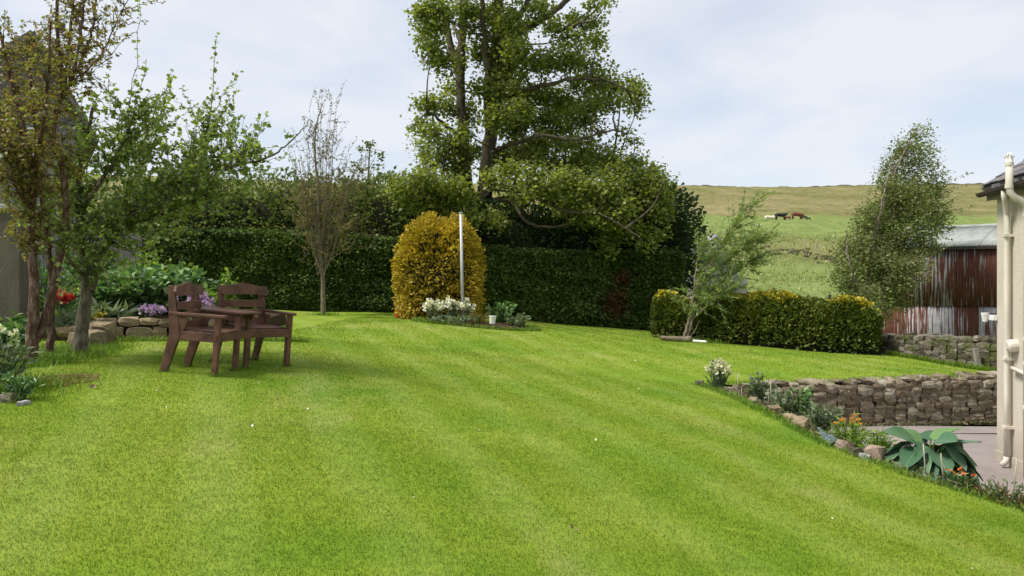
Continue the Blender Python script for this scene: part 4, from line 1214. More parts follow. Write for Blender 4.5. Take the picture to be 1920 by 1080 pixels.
# --- leafy tree top showing over the hedge to the right of the thin tree
def back_tree():
    rng = np.random.default_rng(84); Y = 28.5
    b = P(688, 560, Y); b[2] = -.5
    e = empty('background_tree', b, 'small olive leaved tree showing over the hedge beside the thin tree', 'tree')
    mb = MB(); q = limb(mb, [P(688, 600, Y), P(686, 450, Y), P(690, 340, Y), P(694, 265, Y)], .10, .015, 7)
    cl = [(695,275,10,8),(685,285,14,10),(704,292,14,8),(680,308,22,12),(705,312,16,8),(668,325,18,10),(700,332,22,9),(720,330,10,6),(655,345,16,8),(735,345,22,14),(760,335,18,12),(745,360,24,12),(490,325,12,7),(480,340,16,8)]
    pos, size, ends = px_clumps(cl, Y, .5, rng, per=260, sub=16, subr=.10, leaf=(.08, .16), flat=.6)
    for ctr, sc in ends:
        j = near(q, ctr)
        if ctr[0] < -7.5: j = ctr + np.array([.1, 0, -1.2])
        limb(mb, [j, (j + ctr) / 2, ctr], .02, .006, 4, 2)
    mb.build('trunk', M['bark_twig'], e, True, b)
    scatter('crown', 'oval', pos, leaf_frames(len(pos), np.tile([.7, 0, -.1], (len(pos), 1)), up=1.0, rng=rng), size, M['lf_laurel'], e, b)
back_tree()
# --- windswept birch before the shed
def birch():
    rng = np.random.default_rng(85); Y = 22.6
    b = P(1628, 655, Y); b[2] = -.6
    e = empty('birch_tree', b, 'windswept birch leaning right in front of the rusty shed', 'tree')
    mb = MB(); pool = []
    for pts, r0, r1 in [([(1622,680,0),(1625,600,0),(1629,520,0),(1636,460,0),(1655,390,0),(1680,320,0),(1705,265,0),(1722,240,0)], .07, .012),
                        ([(1630,600,.2),(1650,520,.4),(1680,450,.5),(1715,400,.6),(1750,375,.7)], .05, .01),
                        ([(1626,580,-.2),(1605,530,-.4),(1590,480,-.5),(1585,430,-.5)], .05, .01),
                        ([(1636,460,0),(1650,400,-.3),(1665,330,-.4),(1680,280,-.4)], .04, .008),
                        ([(1629,540,0),(1660,540,-.4),(1700,500,-.6),(1735,470,-.6)], .04, .008)]:
        pool.append(limb(mb, [P(x, y, Y + d) for x, y, d in pts], r0, r1, 7, 5, .01, rng))
    pool = np.vstack(pool)
    cl = [(1712,256,20,10),(1700,275,30,12),(1680,290,18,14),(1725,285,18,10),(1695,305,32,14),(1660,315,14,12),(1735,310,18,8),(1690,335,38,18),(1745,335,20,10),(1655,345,22,16),(1700,365,48,22),(1740,365,28,16),(1655,385,30,18),(1615,395,18,12),(1690,400,56,22),(1745,400,32,18),(1640,420,36,20),(1610,425,22,16),(1700,435,50,22),(1750,425,22,14),(1600,455,26,18),(1645,460,44,22),(1700,470,40,20),(1575,470,18,14),(1735,460,20,16),(1620,490,44,22),(1680,500,42,22),(1580,505,24,18),(1715,500,20,14),(1640,525,46,22),(1595,535,30,18),(1690,530,30,16),(1565,520,14,14),(1620,560,44,18),(1665,560,30,16),(1600,570,24,12),(1640,585,34,14),(1690,565,16,10)]
    pos, size, ends = px_clumps(cl, Y, .75, rng, per=2100, sub=60, subr=.15, leaf=(.05, .10), flat=.9, depth=.9, hollow=.1)
    tw = MB()
    for ctr, sc in ends:
        j = near(pool, ctr, .1)
        limb(tw, [j, (j + ctr) / 2 + np.array([-.05, 0, .05]), ctr], .014, .006, 4, 3, .01, rng)
        for q in sc: tw.tube([ctr, (ctr + q) / 2 + rng.normal(size=3) * .02, q + np.array([.06, 0, .02])], [.006, .004, .0025], 3, False)
    ex = []
    for _ in range(260):                                     # long shoots streaming downwind out of the crown
        j = pos[rng.integers(len(pos))]
        sh = catmull(shoot_from(rng, j, rng.normal(size=3) * .45 + np.array([.55, 0, .7]), rng.uniform(.35, .9) * (.45 if j[2] > 4.6 else 1), (.5, 0, -.1), w=.12), 3)
        tw.tube(sh, np.linspace(.005, .002, len(sh)), 3, False)
        q = sh[rng.integers(2, len(sh), 16)] + rng.normal(size=(16, 3)) * .03; ex.append(q)
    ex = np.vstack(ex); pos = np.vstack([pos, ex]); size = np.concatenate([size, rng.uniform(.05, .09, len(ex))])
    mb.build('trunk', M['bark_birch'], e, True, b); tw.build('branches', M['bark_twig'], e, True, b)
    n = len(pos)
    pos[:, 0] += rng.random(n) * .10
    scatter('crown', 'oval', pos, leaf_frames(n, np.tile([1.0, 0, .25], (n, 1)), up=.8, rng=rng), size, M['lf_birch'], e, b)
birch()
# --- fine willow at the end of the low hedge
def willow():
    rng = np.random.default_rng(86); Y = 20.3
    b = P(1288, 628, Y); b[2] = lz(b[0], Y) - .02
    e = empty('willow_bush', b, 'fine leaved wind bent willow at the left of the low hedge', 'tree')
    mb = MB(); pool = []
    for pts, r0, r1 in [([(1284,632,0),(1290,605,0),(1297,575,0),(1302,540,0),(1306,500,.1),(1315,450,.2)], .05, .01),
                        ([(1289,634,0),(1298,600,0),(1310,560,0),(1322,520,-.1),(1345,470,-.2),(1375,425,-.3),(1410,380,-.3)], .05, .008),
                        ([(1300,590,0),(1325,560,.2),(1355,530,.4),(1390,505,.5),(1420,480,.5)], .03, .006),
                        ([(1298,600,0),(1330,570,-.3),(1362,550,-.4),(1392,535,-.4)], .025, .005),
                        ([(1322,520,-.1),(1360,490,.2),(1400,460,.3),(1440,455,.3)], .02, .005),
                        ([(1296,632,0),(1305,615,-.2),(1312,600,-.3)], .02, .008)]:
        pool.append(limb(mb, [P(x, y, Y + d) for x, y, d in pts], r0, r1, 6, 5, .008, rng))
    tw = MB(); LP, LD = [], []
    for k, q in enumerate(pool[:5]):
        for _ in range((70, 110, 80, 50, 70)[k]):
            j = q[int(rng.uniform(.25, .99) * (len(q) - 1))]
            s = catmull(shoot_from(rng, j, rng.normal(size=3) * .5 + np.array([.35, 0, .65]), rng.uniform(.35, .85), (.45, 0, .0), w=.12), 3)
            tw.tube(s, np.linspace(.006, .002, len(s)), 3, False)
            n = rng.poisson(22); t = rng.random(n) * (len(s) - 1.001); i = t.astype(int); f = (t - i)[:, None]
            LP.append(s[i] * (1 - f) + s[i + 1] * f); LD.append(unit(s[i + 1] - s[i]))
    mb.build('trunk', M['bark_twig'], e, True, b); tw.build('branches', M['bark_twig'], e, True, b)
    pos, d = np.vstack(LP), np.vstack(LD); n = len(pos)
    scatter('crown', 'narrow', pos, leaf_frames(n, d * 1.2 + np.array([.3, 0, 0]), up=.8, rng=rng), rng.uniform(.08, .15, n), M['lf_willow'], e, b)
willow()
def log_at_willow():
    Y = 20.0
    a, b_ = P(1238, 628, Y), P(1296, 634, Y)
    base = (a + b_) / 2; base[2] = lz(base[0], Y)
    m = MB(); q = catmull([a, (a + b_) / 2 + np.array([0, 0, .02]), b_], 5); q[:, 2] = lawn_z(q[:, 0], q[:, 1]) + .07
    m.tube(q + RNG.normal(size=q.shape) * .008, np.linspace(.05, .09, len(q)), 9)
    o = m.build('fallen_log', M['bark_twig'], None, True, base); o.location = base
    tag(o, 'short pale log lying at the foot of the willow', 'log')
log_at_willow()
def edging_strip():
    Y = 19.9
    m = MB(); pts = [P(1300, 640, Y), P(1311, 645, Y - .1), P(1325, 647, Y - .2)]
    q = catmull(pts, 4); q[:, 2] = lawn_z(q[:, 0], q[:, 1]) + .045
    m.tube(q, .035, 6); o = m.build('edging_strip', M['white_paint'], None, True, q[0]); o.location = q[0]
    tag(o, 'short white edging strip at the foot of the low hedge', 'edging')
edging_strip()

# grey rocky outcrop in the field behind the willow
def outcrop():
    Y = 34
    b = P(1345, 575, Y); b[2] = float(hill_z(b[0], Y)) - .2
    e = empty('rock_outcrop', b, 'pale grey lichened rock outcrop in the field behind the willow', 'rock')
    r = random.Random(8)
    for (px, py, w, h) in [(1312,472,34,30),(1318,500,38,50),(1310,540,50,60),(1340,480,36,40),(1345,520,50,60),(1365,520,36,40),(1375,540,40,50),(1382,560,34,44),(1350,560,70,50),(1320,575,60,50),(1385,585,40,40),(1355,590,80,40),(1330,455,20,20),(1300,590,60,40)]:
        p = P(px, py, Y + r.uniform(-.3, .5)) - b
        put_stone(r.randrange(99), M['stone_grey'], tuple(p), (w * Y / F * .92, r.uniform(.8, 1.3), h * Y / F * .95), (r.uniform(-.3, .3), r.uniform(-.4, .4), r.uniform(-.5, .5)), e, 'boulder')
outcrop()

# ------------------------------------------------------------------ garden seat: two chairs joined by a table
def garden_seat():
    bx, by = -3.1, 8.85
    n = 0.25
    gx = (lz(bx + n, by) - lz(bx - n, by)) / (2 * n); gy = (lz(bx, by + n) - lz(bx, by - n)) / (2 * n)
    e = empty('companion_seat', (bx, by, lz(bx, by) - .005), 'dark brown wooden pair of armchairs joined by a table on the lawn', 'garden seat', None, (math.atan(gy), -math.atan(gx), 0))
    W = M['brown_wood']
    def chair(FLc, deg, w, dep):
        """front-left foot (seen from the sitter's right hand), facing deg below +X; local frame f = forward, s = along the front towards the other leg"""
        t = R(deg); f = np.array([math.cos(t), -math.sin(t)]); s = np.array([math.sin(t), math.cos(t)])
        o2 = np.array(FLc) - np.array([bx, by])
        def q(a, c, z): return (o2[0] + f[0] * a + s[0] * c, o2[1] + f[1] * a + s[1] * c, z)
        def bm_(p0, p1, wd, ht, nm, up=(0, 0, 1), par=e):
            m = MB(); m.beam(p0, p1, wd, ht, up); return m.build(nm, W, par, bevel=.005)
        up_f = (f[0], f[1], 0)
        for c in (0.0, w):
            bm_(q(0, c, 0), q(0, c, .60), .056, .056, 'front_leg', up_f)
        AR = .615
        for c in (0.0, w):
            # rear leg: raked back at the foot, raked back again as back post; a plank cut
            m = MB()
            prof = [(-dep - .03, 0), (-dep + .045, 0), (-dep + .165, .40), (-dep + .06, .90), (-dep - .0, .90), (-dep + .05, .42)]
            V = [q(a, c - .022, z) for a, z in prof] + [q(a, c + .022, z) for a, z in prof]
            m.add(V, [(0,1,2,5),(5,2,3,4),(11,8,7,6),(10,9,8,11)] + [(i, (i + 6), (i + 1) % 6 + 6, (i + 1) % 6) for i in range(6)])
            m.build('rear_leg', W, e, bevel=.004)
            # arm gusset, the wide triangular foot of the back post
            g = MB(); pr = [(-dep + .07, .38), (-dep + .17, .38), (-dep + .24, AR - .04), (-dep + .03, AR - .04)]
            V = [q(a, c - .014, z) for a, z in pr] + [q(a, c + .014, z) for a, z in pr]
            g.add(V, [(0,1,2,3),(7,6,5,4)] + [(i, i + 4, (i + 1) % 4 + 4, (i + 1) % 4) for i in range(4)]); g.build('gusset', W, e)
            bm_(q(-dep + .10, c, .395), q(.028, c, .395), .034, .095, 'side_rail')
        bm_(q(.012, -.028, .395), q(.012, w + .028, .395), .034, .09, 'front_rail')
        for k in range(5):
            a = -dep + .16 + k * .095
            bm_(q(a, .02, .447), q(a, w - .02, .447), .085, .02, 'seat_slat', (0, 0, 1))
        # back slats lean with the posts; the top one has a shaped crest
        def bp(z): return -dep + .145 - (z - .42) * .19
        for z, h in ((.50, .075), (.60, .055), (.695, .085)):
            bm_(q(bp(z) + .025, -.01, z), q(bp(z) + .025, w + .01, z), .022, h, 'back_slat')
        m = MB(); N = 22; V = []; Fc = []
        for j in range(N + 1):
            u = j / N; c = -.065 + (w + .13) * u
            hump = .035 * math.exp(-((u - .5) / .20) ** 2) + .012
            end = min(1, math.sqrt(max(0, 1 - (max(0, abs(u - .5) - .40) / .10) ** 2)))
            zt, zb = .842 + .048 * end + hump * end, .842 - .052 * end + .014 * math.cos(math.pi * (u - .5)) * end
            for dy in (.0, .026):
                for z in (zb, zt): V.append(q(bp(z) + .022 + dy, c, z))
        for j in range(N):
            a = j * 4
            Fc += [(a, a + 1, a + 5, a + 4), (a + 3, a + 2, a + 6, a + 7), (a + 1, a + 3, a + 7, a + 5), (a + 2, a, a + 4, a + 6)]
        Fc += [(0, 2, 3, 1), (N * 4, N * 4 + 1, N * 4 + 3, N * 4 + 2)]
        m.add(V, Fc); m.build('top_rail', W, e)
        return q, bp
    q1, b1 = chair((-3.05, 8.20), 4, .5, .55)
    q2, b2 = chair((-2.972, 8.92), 37, .55, .62)
    def arm(qq, c, dep):
        m = MB(); N = 10; V = []; Fc = []
        for j in range(N + 1):
            u = j / N; a = -dep + .03 + u * (dep + .05)
            hw = .030 + .016 * u
            if j == N: hw *= .8
            for cc, z in ((c - hw, .602), (c + hw, .602), (c + hw, .632), (c - hw, .632)): V.append(qq(a, cc, z))
        for j in range(N):
            for k in range(4): Fc.append((j * 4 + k, j * 4 + (k + 1) % 4, j * 4 + 4 + (k + 1) % 4, j * 4 + 4 + k))
        Fc += [(3, 2, 1, 0), (N * 4, N * 4 + 1, N * 4 + 2, N * 4 + 3)]
        m.add(V, Fc); m.build('armrest', M['brown_wood'], e, bevel=.006)
    arm(q1, 0.0, .55); arm(q2, .55, .62)
    # wedge-shaped table between them, its boards side by side
    t0, t1, t2, t3 = [np.array(v) - np.array([bx, by, 0]) for v in ((-3.62, 8.71, .634), (-2.93, 8.64, .634), (-2.83, 8.90, .634), (-3.46, 9.36, .634))]
    nb = 5
    for k in range(nb):
        a0, a1 = k / nb + .006, (k + 1) / nb - .006
        A_, B_, C_, D_ = t0 + (t3 - t0) * a0, t1 + (t2 - t1) * a0, t1 + (t2 - t1) * a1, t0 + (t3 - t0) * a1
        m = MB(); m.prism([A_[:2], B_[:2], C_[:2], D_[:2]], .622, .645); m.build('table_board', M['brown_wood'], e, bevel=.003)
    for A_, B_ in ((t0 * .94 + t2 * .06, t1 * .9 + t3 * .1), (t3 * .94 + t1 * .06, t2 * .9 + t0 * .1)):
        m = MB(); m.beam((A_[0], A_[1], .585), (B_[0], B_[1], .585), .028, .07); m.build('table_rail', M['brown_wood'], e)
    m = MB(); c0, c1 = q1(.012, .5, .395), q2(.012, 0, .395); m.beam(c0, c1, .032, .085); m.build('link_rail', M['brown_wood'], e)
garden_seat()

# ------------------------------------------------------------------ pole and its small bed
def pole():
    Y = 20.0; b = P(868, 607, Y); b[2] = lz(b[0], Y)
    e = empty('clothes_pole', b, 'tall thin galvanised pole standing in front of the golden bush', 'pole')
    top = P(864, 400, Y)
    m = MB(); m.tube([(0, 0, -.1), (top[0] - b[0], 0, top[2] - b[2])], .036, 12); m.build('shaft', M['galv'], e, True)
    m = MB(); m.tube([(top[0] - b[0], 0, top[2] - b[2]), (top[0] - b[0], 0, top[2] - b[2] + .03)], .05, 12); m.build('cap', M['galv'], e)
pole()
def island_bed():
    rng = np.random.default_rng(5)
    ctr = P(895, 612, 19.6)
    n, k = 40, 7; V = []
    for i in range(k):
        for j in range(n):
            a = j / n * 6.2832; r = i / (k - 1)
            x = ctr[0] + math.cos(a) * 1.55 * r * (1 + .06 * math.sin(3 * a)); y = 20.0 + math.sin(a) * 1.0 * r
            V.append((x, y, lz(x, y) + .09 * (1 - r ** 3) + .004 + rng.normal() * .008 * (r < .95)))
    Fc = [(i * n + j, i * n + (j + 1) % n, (i + 1) * n + (j + 1) % n, (i + 1) * n + j) for i in range(k - 1) for j in range(n)]
    o = np_mesh('island_bed', np.array(V), np.array(Fc), M['soil'], smooth=True); o['kind'] = 'structure'
island_bed()

def clump(name, label, cat, base, w, h, n, leaf, size, mat, seed, flower=None, stems=None, up=.7, arch=.5, group=None):
    """leafy plant: leaves from a rosette / along stems, optional flower heads as parts"""
    rng = np.random.default_rng(seed); base = np.array(base, float)
    e = empty(name, base, label, cat, group)
    ns = stems or max(6, n // 14)
    st = MB(); P_, D_ = [], []
    tops = []
    for i in range(ns):
        a = rng.random() * 6.2832; rr = math.sqrt(rng.random()); t = np.array([math.cos(a) * w * rr, math.sin(a) * w * .8 * rr, h * rng.uniform(.65, 1.0) * (1 - .35 * rr * rr)])
        b0 = t * np.array([.35, .35, 0])
        q = catmull([b0, b0 * .4 + t * .6 * np.array([.8, .8, 1]), t], 4)
        st.tube(q, np.linspace(.008, .004, len(q)), 4, False); tops.append(t)
        m = max(2, n // ns); k = rng.integers(1, len(q), m)
        P_.append(q[k] + rng.normal(size=(m, 3)) * .015); d = rng.normal(size=(m, 3)); d[:, 2] = np.abs(d[:, 2]) * .4; D_.append(d + np.array([math.cos(a), math.sin(a), arch]) * .7)
    st.build('stems', mat, e, True)
    p, d = np.vstack(P_), np.vstack(D_)
    p[:, 2] = np.maximum(p[:, 2], .02)
    scatter('leaves', leaf, p, leaf_frames(len(p), d, up=up, spread=.6, droop=.05, rng=rng), rng.uniform(size[0], size[1], len(p)), mat, e)
    if flower:
        fm, cnt, rad, pet, shape = flower
        order = sorted(range(len(tops)), key=lambda i: -tops[i][2])[:cnt]
        made = 0
        while made < cnt:
            t = tops[order[made % len(order)]] + (rng.normal(size=3) * np.array([rad, rad, rad * .5]) if made >= len(order) else np.zeros(3)) + np.array([0, 0, rad * .4])
            flower_head(t, rad * rng.uniform(.8, 1.2), pet, fm, e, rng, shape); made += 1
    return e
FHEAD = {}
def flower_head(loc, rad, pet, mat, parent, rng, shape='ball'):
    key = (mat.name, pet, shape)
    if key not in FHEAD:
        r = np.random.default_rng(len(FHEAD) + 5); u = unit(r.normal(size=(pet, 3)))
        if shape == 'cup': u[:, 2] = np.abs(u[:, 2]) * .5 + .15; u = unit(u)
        if shape == 'spike':
            pos = np.stack([r.normal(size=pet) * .25, r.normal(size=pet) * .25, r.uniform(-1.4, 1.4, pet)], -1)
        else: pos = u * .25
        fr = leaf_frames(pet, u * 3, up=.4, spread=.35, droop=0, rng=r)
        o = scatter('flower', 'petal', pos, fr, .9, mat, parent)
        FHEAD[key] = o.data
    else:
        o = bpy.data.objects.new('flower', FHEAD[key]); C.objects.link(o); o.parent = parent
    o.location = tuple(float(v) for v in loc); o.scale = (rad,) * 3; o.rotation_euler = (rng.uniform(-.4, .4), rng.uniform(-.4, .4), rng.uniform(0, 6))
    return o
def on_lawn(px, Y, dz=0.0):
    x = (px - 960) / F * Y; return np.array([x, Y, lz(x, Y) + dz])
# plants in the island bed
clump('white_flowers', 'white flowered plant at the pole foot, nearest the red bucket', 'plant', on_lawn(815, 19.8, .08), .30, .52, 140, 'oval', (.06, .12), M['lf_silver'], 201, (M['fl_white'], 20, .075, 12, 'spike'))
clump('white_flowers', 'white flowered plant just left of the pole', 'plant', on_lawn(848, 19.9, .08), .26, .55, 130, 'oval', (.06, .12), M['lf_silver'], 202, (M['fl_white'], 18, .075, 12, 'spike'))
clump('white_flowers', 'white flowered plant just right of the pole', 'plant', on_lawn(876, 20.1, .08), .18, .56, 90, 'oval', (.06, .12), M['lf_silver'], 203, (M['fl_white'], 12, .075, 12, 'spike'))
clump('green_perennial', 'tallest leafy green plant in the pole bed behind the white pot', 'plant', on_lawn(940, 20.2, .06), .34, .62, 260, 'oval', (.10, .17), M['lf_perennial'], 204)
clump('green_perennial', 'low leafy green plant at the right end of the pole bed', 'plant', on_lawn(972, 19.9, .05), .30, .36, 200, 'oval', (.07, .13), M['lf_silver'], 205)
clump('ground_cover', 'low pale foliage at the front of the pole bed', 'plant', on_lawn(850, 19.3, .04), .62, .18, 320, 'oval', (.05, .10), M['lf_silver'], 206, stems=40)
clump('ground_cover', 'tawny low foliage between the pole and white pot', 'plant', on_lawn(895, 19.5, .04), .32, .30, 150, 'narrow', (.08, .15), M['lf_olive'], 207, stems=24)
def pots():
    def pot(name, label, px, py_top, py_bot, w, Y, mat, tilt=0.0, rim=1.08):
        b = P(px, py_bot, Y); b[2] = max(b[2], lz(b[0], Y) + .03)
        h = (py_bot - py_top) * Y / F; r = w / 2 * Y / F
        m = MB(); n = 16; prof = [(r * .78, 0), (r, h * .85), (r * rim, h * .86), (r * rim, h), (r * .92, h), (r * .72, h * .12)]; V = []; Fc = []
        for rr, z in prof:
            for j in range(n): V.append((rr * math.cos(j * 6.2832 / n), rr * math.sin(j * 6.2832 / n), z))
        for i in range(len(prof) - 1):
            for j in range(n): Fc.append((i * n + j, i * n + (j + 1) % n, (i + 1) * n + (j + 1) % n, (i + 1) * n + j))
        Fc += [tuple(range(n))[::-1], tuple(range((len(prof) - 1) * n, len(prof) * n))]
        m.add(V, Fc); o = m.build(name, mat, None, False); o.location = tuple(b); o.rotation_euler = (0, tilt, 0)
        tag(o, label, 'pot' if 'pot' in name else 'bucket')
    pot('flower_pot', 'small white plastic pot standing in the pole bed', 923, 592, 607, 13, 19.2, M['white_plastic'], .08)
    pot('bucket', 'small red bucket on the grass beside the golden bush', 748, 586, 598, 17, 21.0, M['red_plastic'])
pots()

# ------------------------------------------------------------------ raised bed on the left
def raised_bed():
    r = random.Random(12)
    soil_pts = [(-8.4, 12.3), (-6.35, 12.2), (-5.6, 12.42), (-5.0, 12.78), (-4.6, 13.15), (-4.4, 13.7), (-4.8, 17), (-10, 17), (-10, 12.4)]
    V = [(x, y, lz(x, y) + .24) for x, y in soil_pts]; c = (-6.5, 14, lz(-6.5, 14) + .36)
    n = len(V); V = V + [c] + [(x, y, z - .4) for x, y, z in V]
    Fc = [(i, (i + 1) % n, n) for i in range(n)]
    me = bpy.data.meshes.new('raised_bed_soil'); me.from_pydata(V, [], Fc + [(i, (i + 1) % n, n + 1 + (i + 1) % n, n + 1 + i)[::-1] for i in range(n)]); o = link_mesh('raised_bed_soil', me, M['soil']); o['kind'] = 'structure'
    pts = [P(190, 638, 12.0), P(250, 640, 12.2), P(320, 640, 12.5), P(400, 637, 12.9), P(480, 630, 13.3)]
    base = pts[0].copy(); base[2] = lz(base[0], base[1])
    e = empty('bed_edging_wall', base, 'low sandstone rubble edging of the raised flower bed', 'wall')
    q = catmull(pts, 12); d = np.linalg.norm(np.diff(q, axis=0), axis=1); cum = np.r_[0, np.cumsum(d)]
    for course, (h, z) in enumerate(((.20, .08), (.13, .245))):
        s = r.uniform(-.1, .05)
        while s < cum[-1]:
            w = r.uniform(.22, .46) if course else r.uniform(.20, .42)
            m = min(max(s + w / 2, 0), cum[-1]); i = min(np.searchsorted(cum, m), len(q) - 1); i = max(i, 1)
            p = q[i - 1] + (q[i] - q[i - 1]) * ((m - cum[i - 1]) / d[i - 1]); t = q[i] - q[i - 1]
            g = lz(p[0], p[1])
            put_stone(r.randrange(99), M['stone_bed'], (p[0] - base[0], p[1] - base[1] + course * .05 + r.uniform(-.03, .03), g + z - base[2] + r.uniform(-.015, .02)),
                      (w * .99, .28, h * r.uniform(.85, 1.15)), (r.uniform(-.06, .06), r.uniform(-.08, .08), math.atan2(t[1], t[0]) + r.uniform(-.1, .1)), e)
            s += w
    # the return towards the apple tree
    pts = [P(186, 632, 12.0), P(172, 645, 11.3), P(160, 655, 10.7)]
    for k, (px, Y, w, h) in enumerate(((184, 11.9, .34, .30), (178, 11.45, .36, .30), (172, 11.0, .36, .30), (165, 10.6, .32, .26), (120, 11.6, .42, .12), (140, 11.4, .36, .13), (100, 11.9, .40, .16), (128, 11.75, .34, .14))):
        p = on_lawn(px, Y)
        put_stone(k + 3, M['stone_bed'], (p[0] - base[0], p[1] - base[1], p[2] - base[2] + h / 2 - .02 + (.1 if k in (4, 5) else 0)), (w, .42 if k < 4 else .3, h), (r.uniform(-.1, .1), r.uniform(-.1, .1), (1.1 if k < 4 else .1) + r.uniform(-.2, .2)), e)
raised_bed()
def rb(px, Y, dz=.28): return on_lawn(px, Y, dz)
clump('leafy_perennial', 'dark glossy leafy clump in the raised bed right of the apple trunk', 'plant', rb(215, 13.0), .45, .80, 840, 'oval', (.10, .18), M['lf_perennial'], 301, stems=69)
clump('leafy_perennial', 'broad dark glossy clump in the middle of the raised bed', 'plant', rb(262, 13.4), .50, .86, 1040, 'oval', (.11, .20), M['lf_perennial'], 302, stems=81)
clump('leafy_perennial', 'tall leafy clump behind the left purple flowers', 'plant', rb(310, 13.8), .55, .86, 1040, 'oval', (.12, .22), M['lf_perennial'], 303, stems=81)
clump('leafy_perennial', 'pale green leafy clump behind the left chair back', 'plant', rb(352, 14.2), .50, .80, 840, 'oval', (.12, .22), M['lf_perennial'], 304, stems=72)
clump('leafy_perennial', 'fresh green sprawling clump between the two chair backs', 'plant', rb(388, 14.0), .36, .58, 340, 'oval', (.08, .15), M['lf_lime'], 305, stems=40)
clump('lime_shrub', 'yellow green feathery shrub behind the raised bed', 'shrub', rb(275, 16.2), .9, 1.25, 700, 'oval', (.09, .16), M['lf_lime'], 306, stems=70)
clump('round_shrub', 'small lime green rounded shrub before the hedge above right chair', 'shrub', on_lawn(430, 16.0, .25), .20, .92, 220, 'oval', (.07, .13), M['lf_lime'], 307, stems=26)
clump('purple_flowers', 'mound of purple flowers left of the brown seat', 'plant', rb(285, 12.6), .22, .20, 140, 'oval', (.05, .09), M['lf_silver'], 308, (M['fl_purple'], 42, .05, 14, 'ball'), stems=36)
clump('purple_flowers', 'mound of purple flowers between the chair back and table', 'plant', rb(374, 12.95), .23, .42, 200, 'oval', (.05, .09), M['lf_silver'], 309, (M['fl_purple'], 64, .052, 14, 'ball'), stems=40)
clump('pale_flowers', 'pale lilac flower stems seen through the left chair back', 'plant', rb(330, 12.9), .10, .42, 50, 'oval', (.05, .08), M['lf_silver'], 310, (M['fl_purple'], 7, .045, 12, 'ball'), stems=10)
clump('red_peony', 'red peony flowers with grey green leaves left of apple trunk', 'plant', rb(118, 12.0, .1), .22, .56, 150, 'narrow', (.14, .24), M['lf_perennial'], 311, (M['fl_red'], 5, .085, 26, 'ball'), stems=20)
clump('yellow_plant', 'small yellowish plant on the sandstone edging by the apple trunk', 'plant', rb(186, 12.2, .26), .07, .18, 40, 'oval', (.04, .07), M['lf_tips'], 312, stems=8)
clump('strap_leaf_plant', 'spiky strap leaved plant behind the apple trunk', 'plant', rb(205, 12.5, .2), .26, .34, 70, 'narrow', (.2, .34), M['lf_silver'], 313, stems=14)
clump('strap_leaf_plant', 'grassy strap leaved plant under the red peony', 'plant', rb(130, 11.7, .05), .28, .34, 90, 'narrow', (.2, .34), M['lf_silver'], 314, stems=16)
clump('dark_groundcover', 'dark broad leaved plant at the foot of the garden wall', 'plant', on_lawn(20, 10.4, .0), .55, .50, 300, 'oval', (.10, .18), M['lf_perennial'], 315, stems=40)
clump('wall_shrub', 'leafy shrub between the bronze tree and the garden wall', 'shrub', on_lawn(85, 12.6, .1), .55, 1.25, 420, 'oval', (.08, .15), M['lf_perennial'], 316, stems=46)
clump('wall_shrub', 'tall leafy shrub behind the apple trunk', 'shrub', on_lawn(160, 14.2, .2), .6, 1.5, 520, 'oval', (.09, .16), M['lf_perennial'], 317, stems=50)
# white-flowered plant at the left edge, close to the camera
clump('white_poppy', 'white flowered green plant at the left edge of the lawn', 'plant', on_lawn(-6, 7.0, .0), .30, .56, 420, 'narrow', (.07, .14), M['lf_silver'], 318, (M['fl_white'], 9, .042, 10, 'cup'), stems=46)
clump('low_weed', 'low green weeds under the white flowered plant', 'plant', on_lawn(28, 6.6, .0), .20, .22, 200, 'narrow', (.06, .12), M['lf_perennial'], 319, stems=26)
for i, (px, Y, s) in enumerate(((14, 6.5, .09), (48, 6.45, .045), (38, 6.4, .04))):
    o = put_stone(i + 2, M['stone_dark'] if i == 0 else M['stone_grey'], tuple(on_lawn(px, Y, s * .3)), (s * 1.3, s * 1.2, s), (0, 0, i), None, 'small_rock')
    tag(o, ['dark mossy rock under the white flowers at left', 'pale pebble right of the mossy rock', 'smaller pale pebble beside the mossy rock'][i], 'rock')

# ------------------------------------------------------------------ right-hand bed
def bedp(x, y, dz=0.0): return np.array([x, y, float(bed_z(np.array([x]), np.array([y]))[0]) + dz])
def bpx(px, Y, dz=0.0): return bedp((px - 960) / F * Y, Y, dz)
def hosta_leaf(i):
    r = np.random.default_rng(500 + i)
    nu, nv = 6, 4
    V = []; Fc = []
    for a in range(nu + 1):
        u = a / nu; hw = .36 * math.sin(math.pi * min(1, u * .92 + .08)) ** .75 * (1 - .25 * u) if 0 < a < nu else (.05 if a == 0 else .0)
        for b in range(-nv // 2, nv // 2 + 1):
            s = b / (nv / 2)
            V.append((hw * s, u - .10 * abs(s) * (1 - u) * (1 if a else 0), .16 * hw * s * s * 2 - .16 * u * u + .03 * math.sin(u * 9 + s * 3 + i) * abs(s)))
    w = nv + 1
    for a in range(nu):
        for b in range(nv): Fc.append((a * w + b, a * w + b + 1, (a + 1) * w + b + 1, (a + 1) * w + b))
    me = bpy.data.meshes.new('leaf'); me.from_pydata(V, [], Fc); shade(me); me.update()
    return me
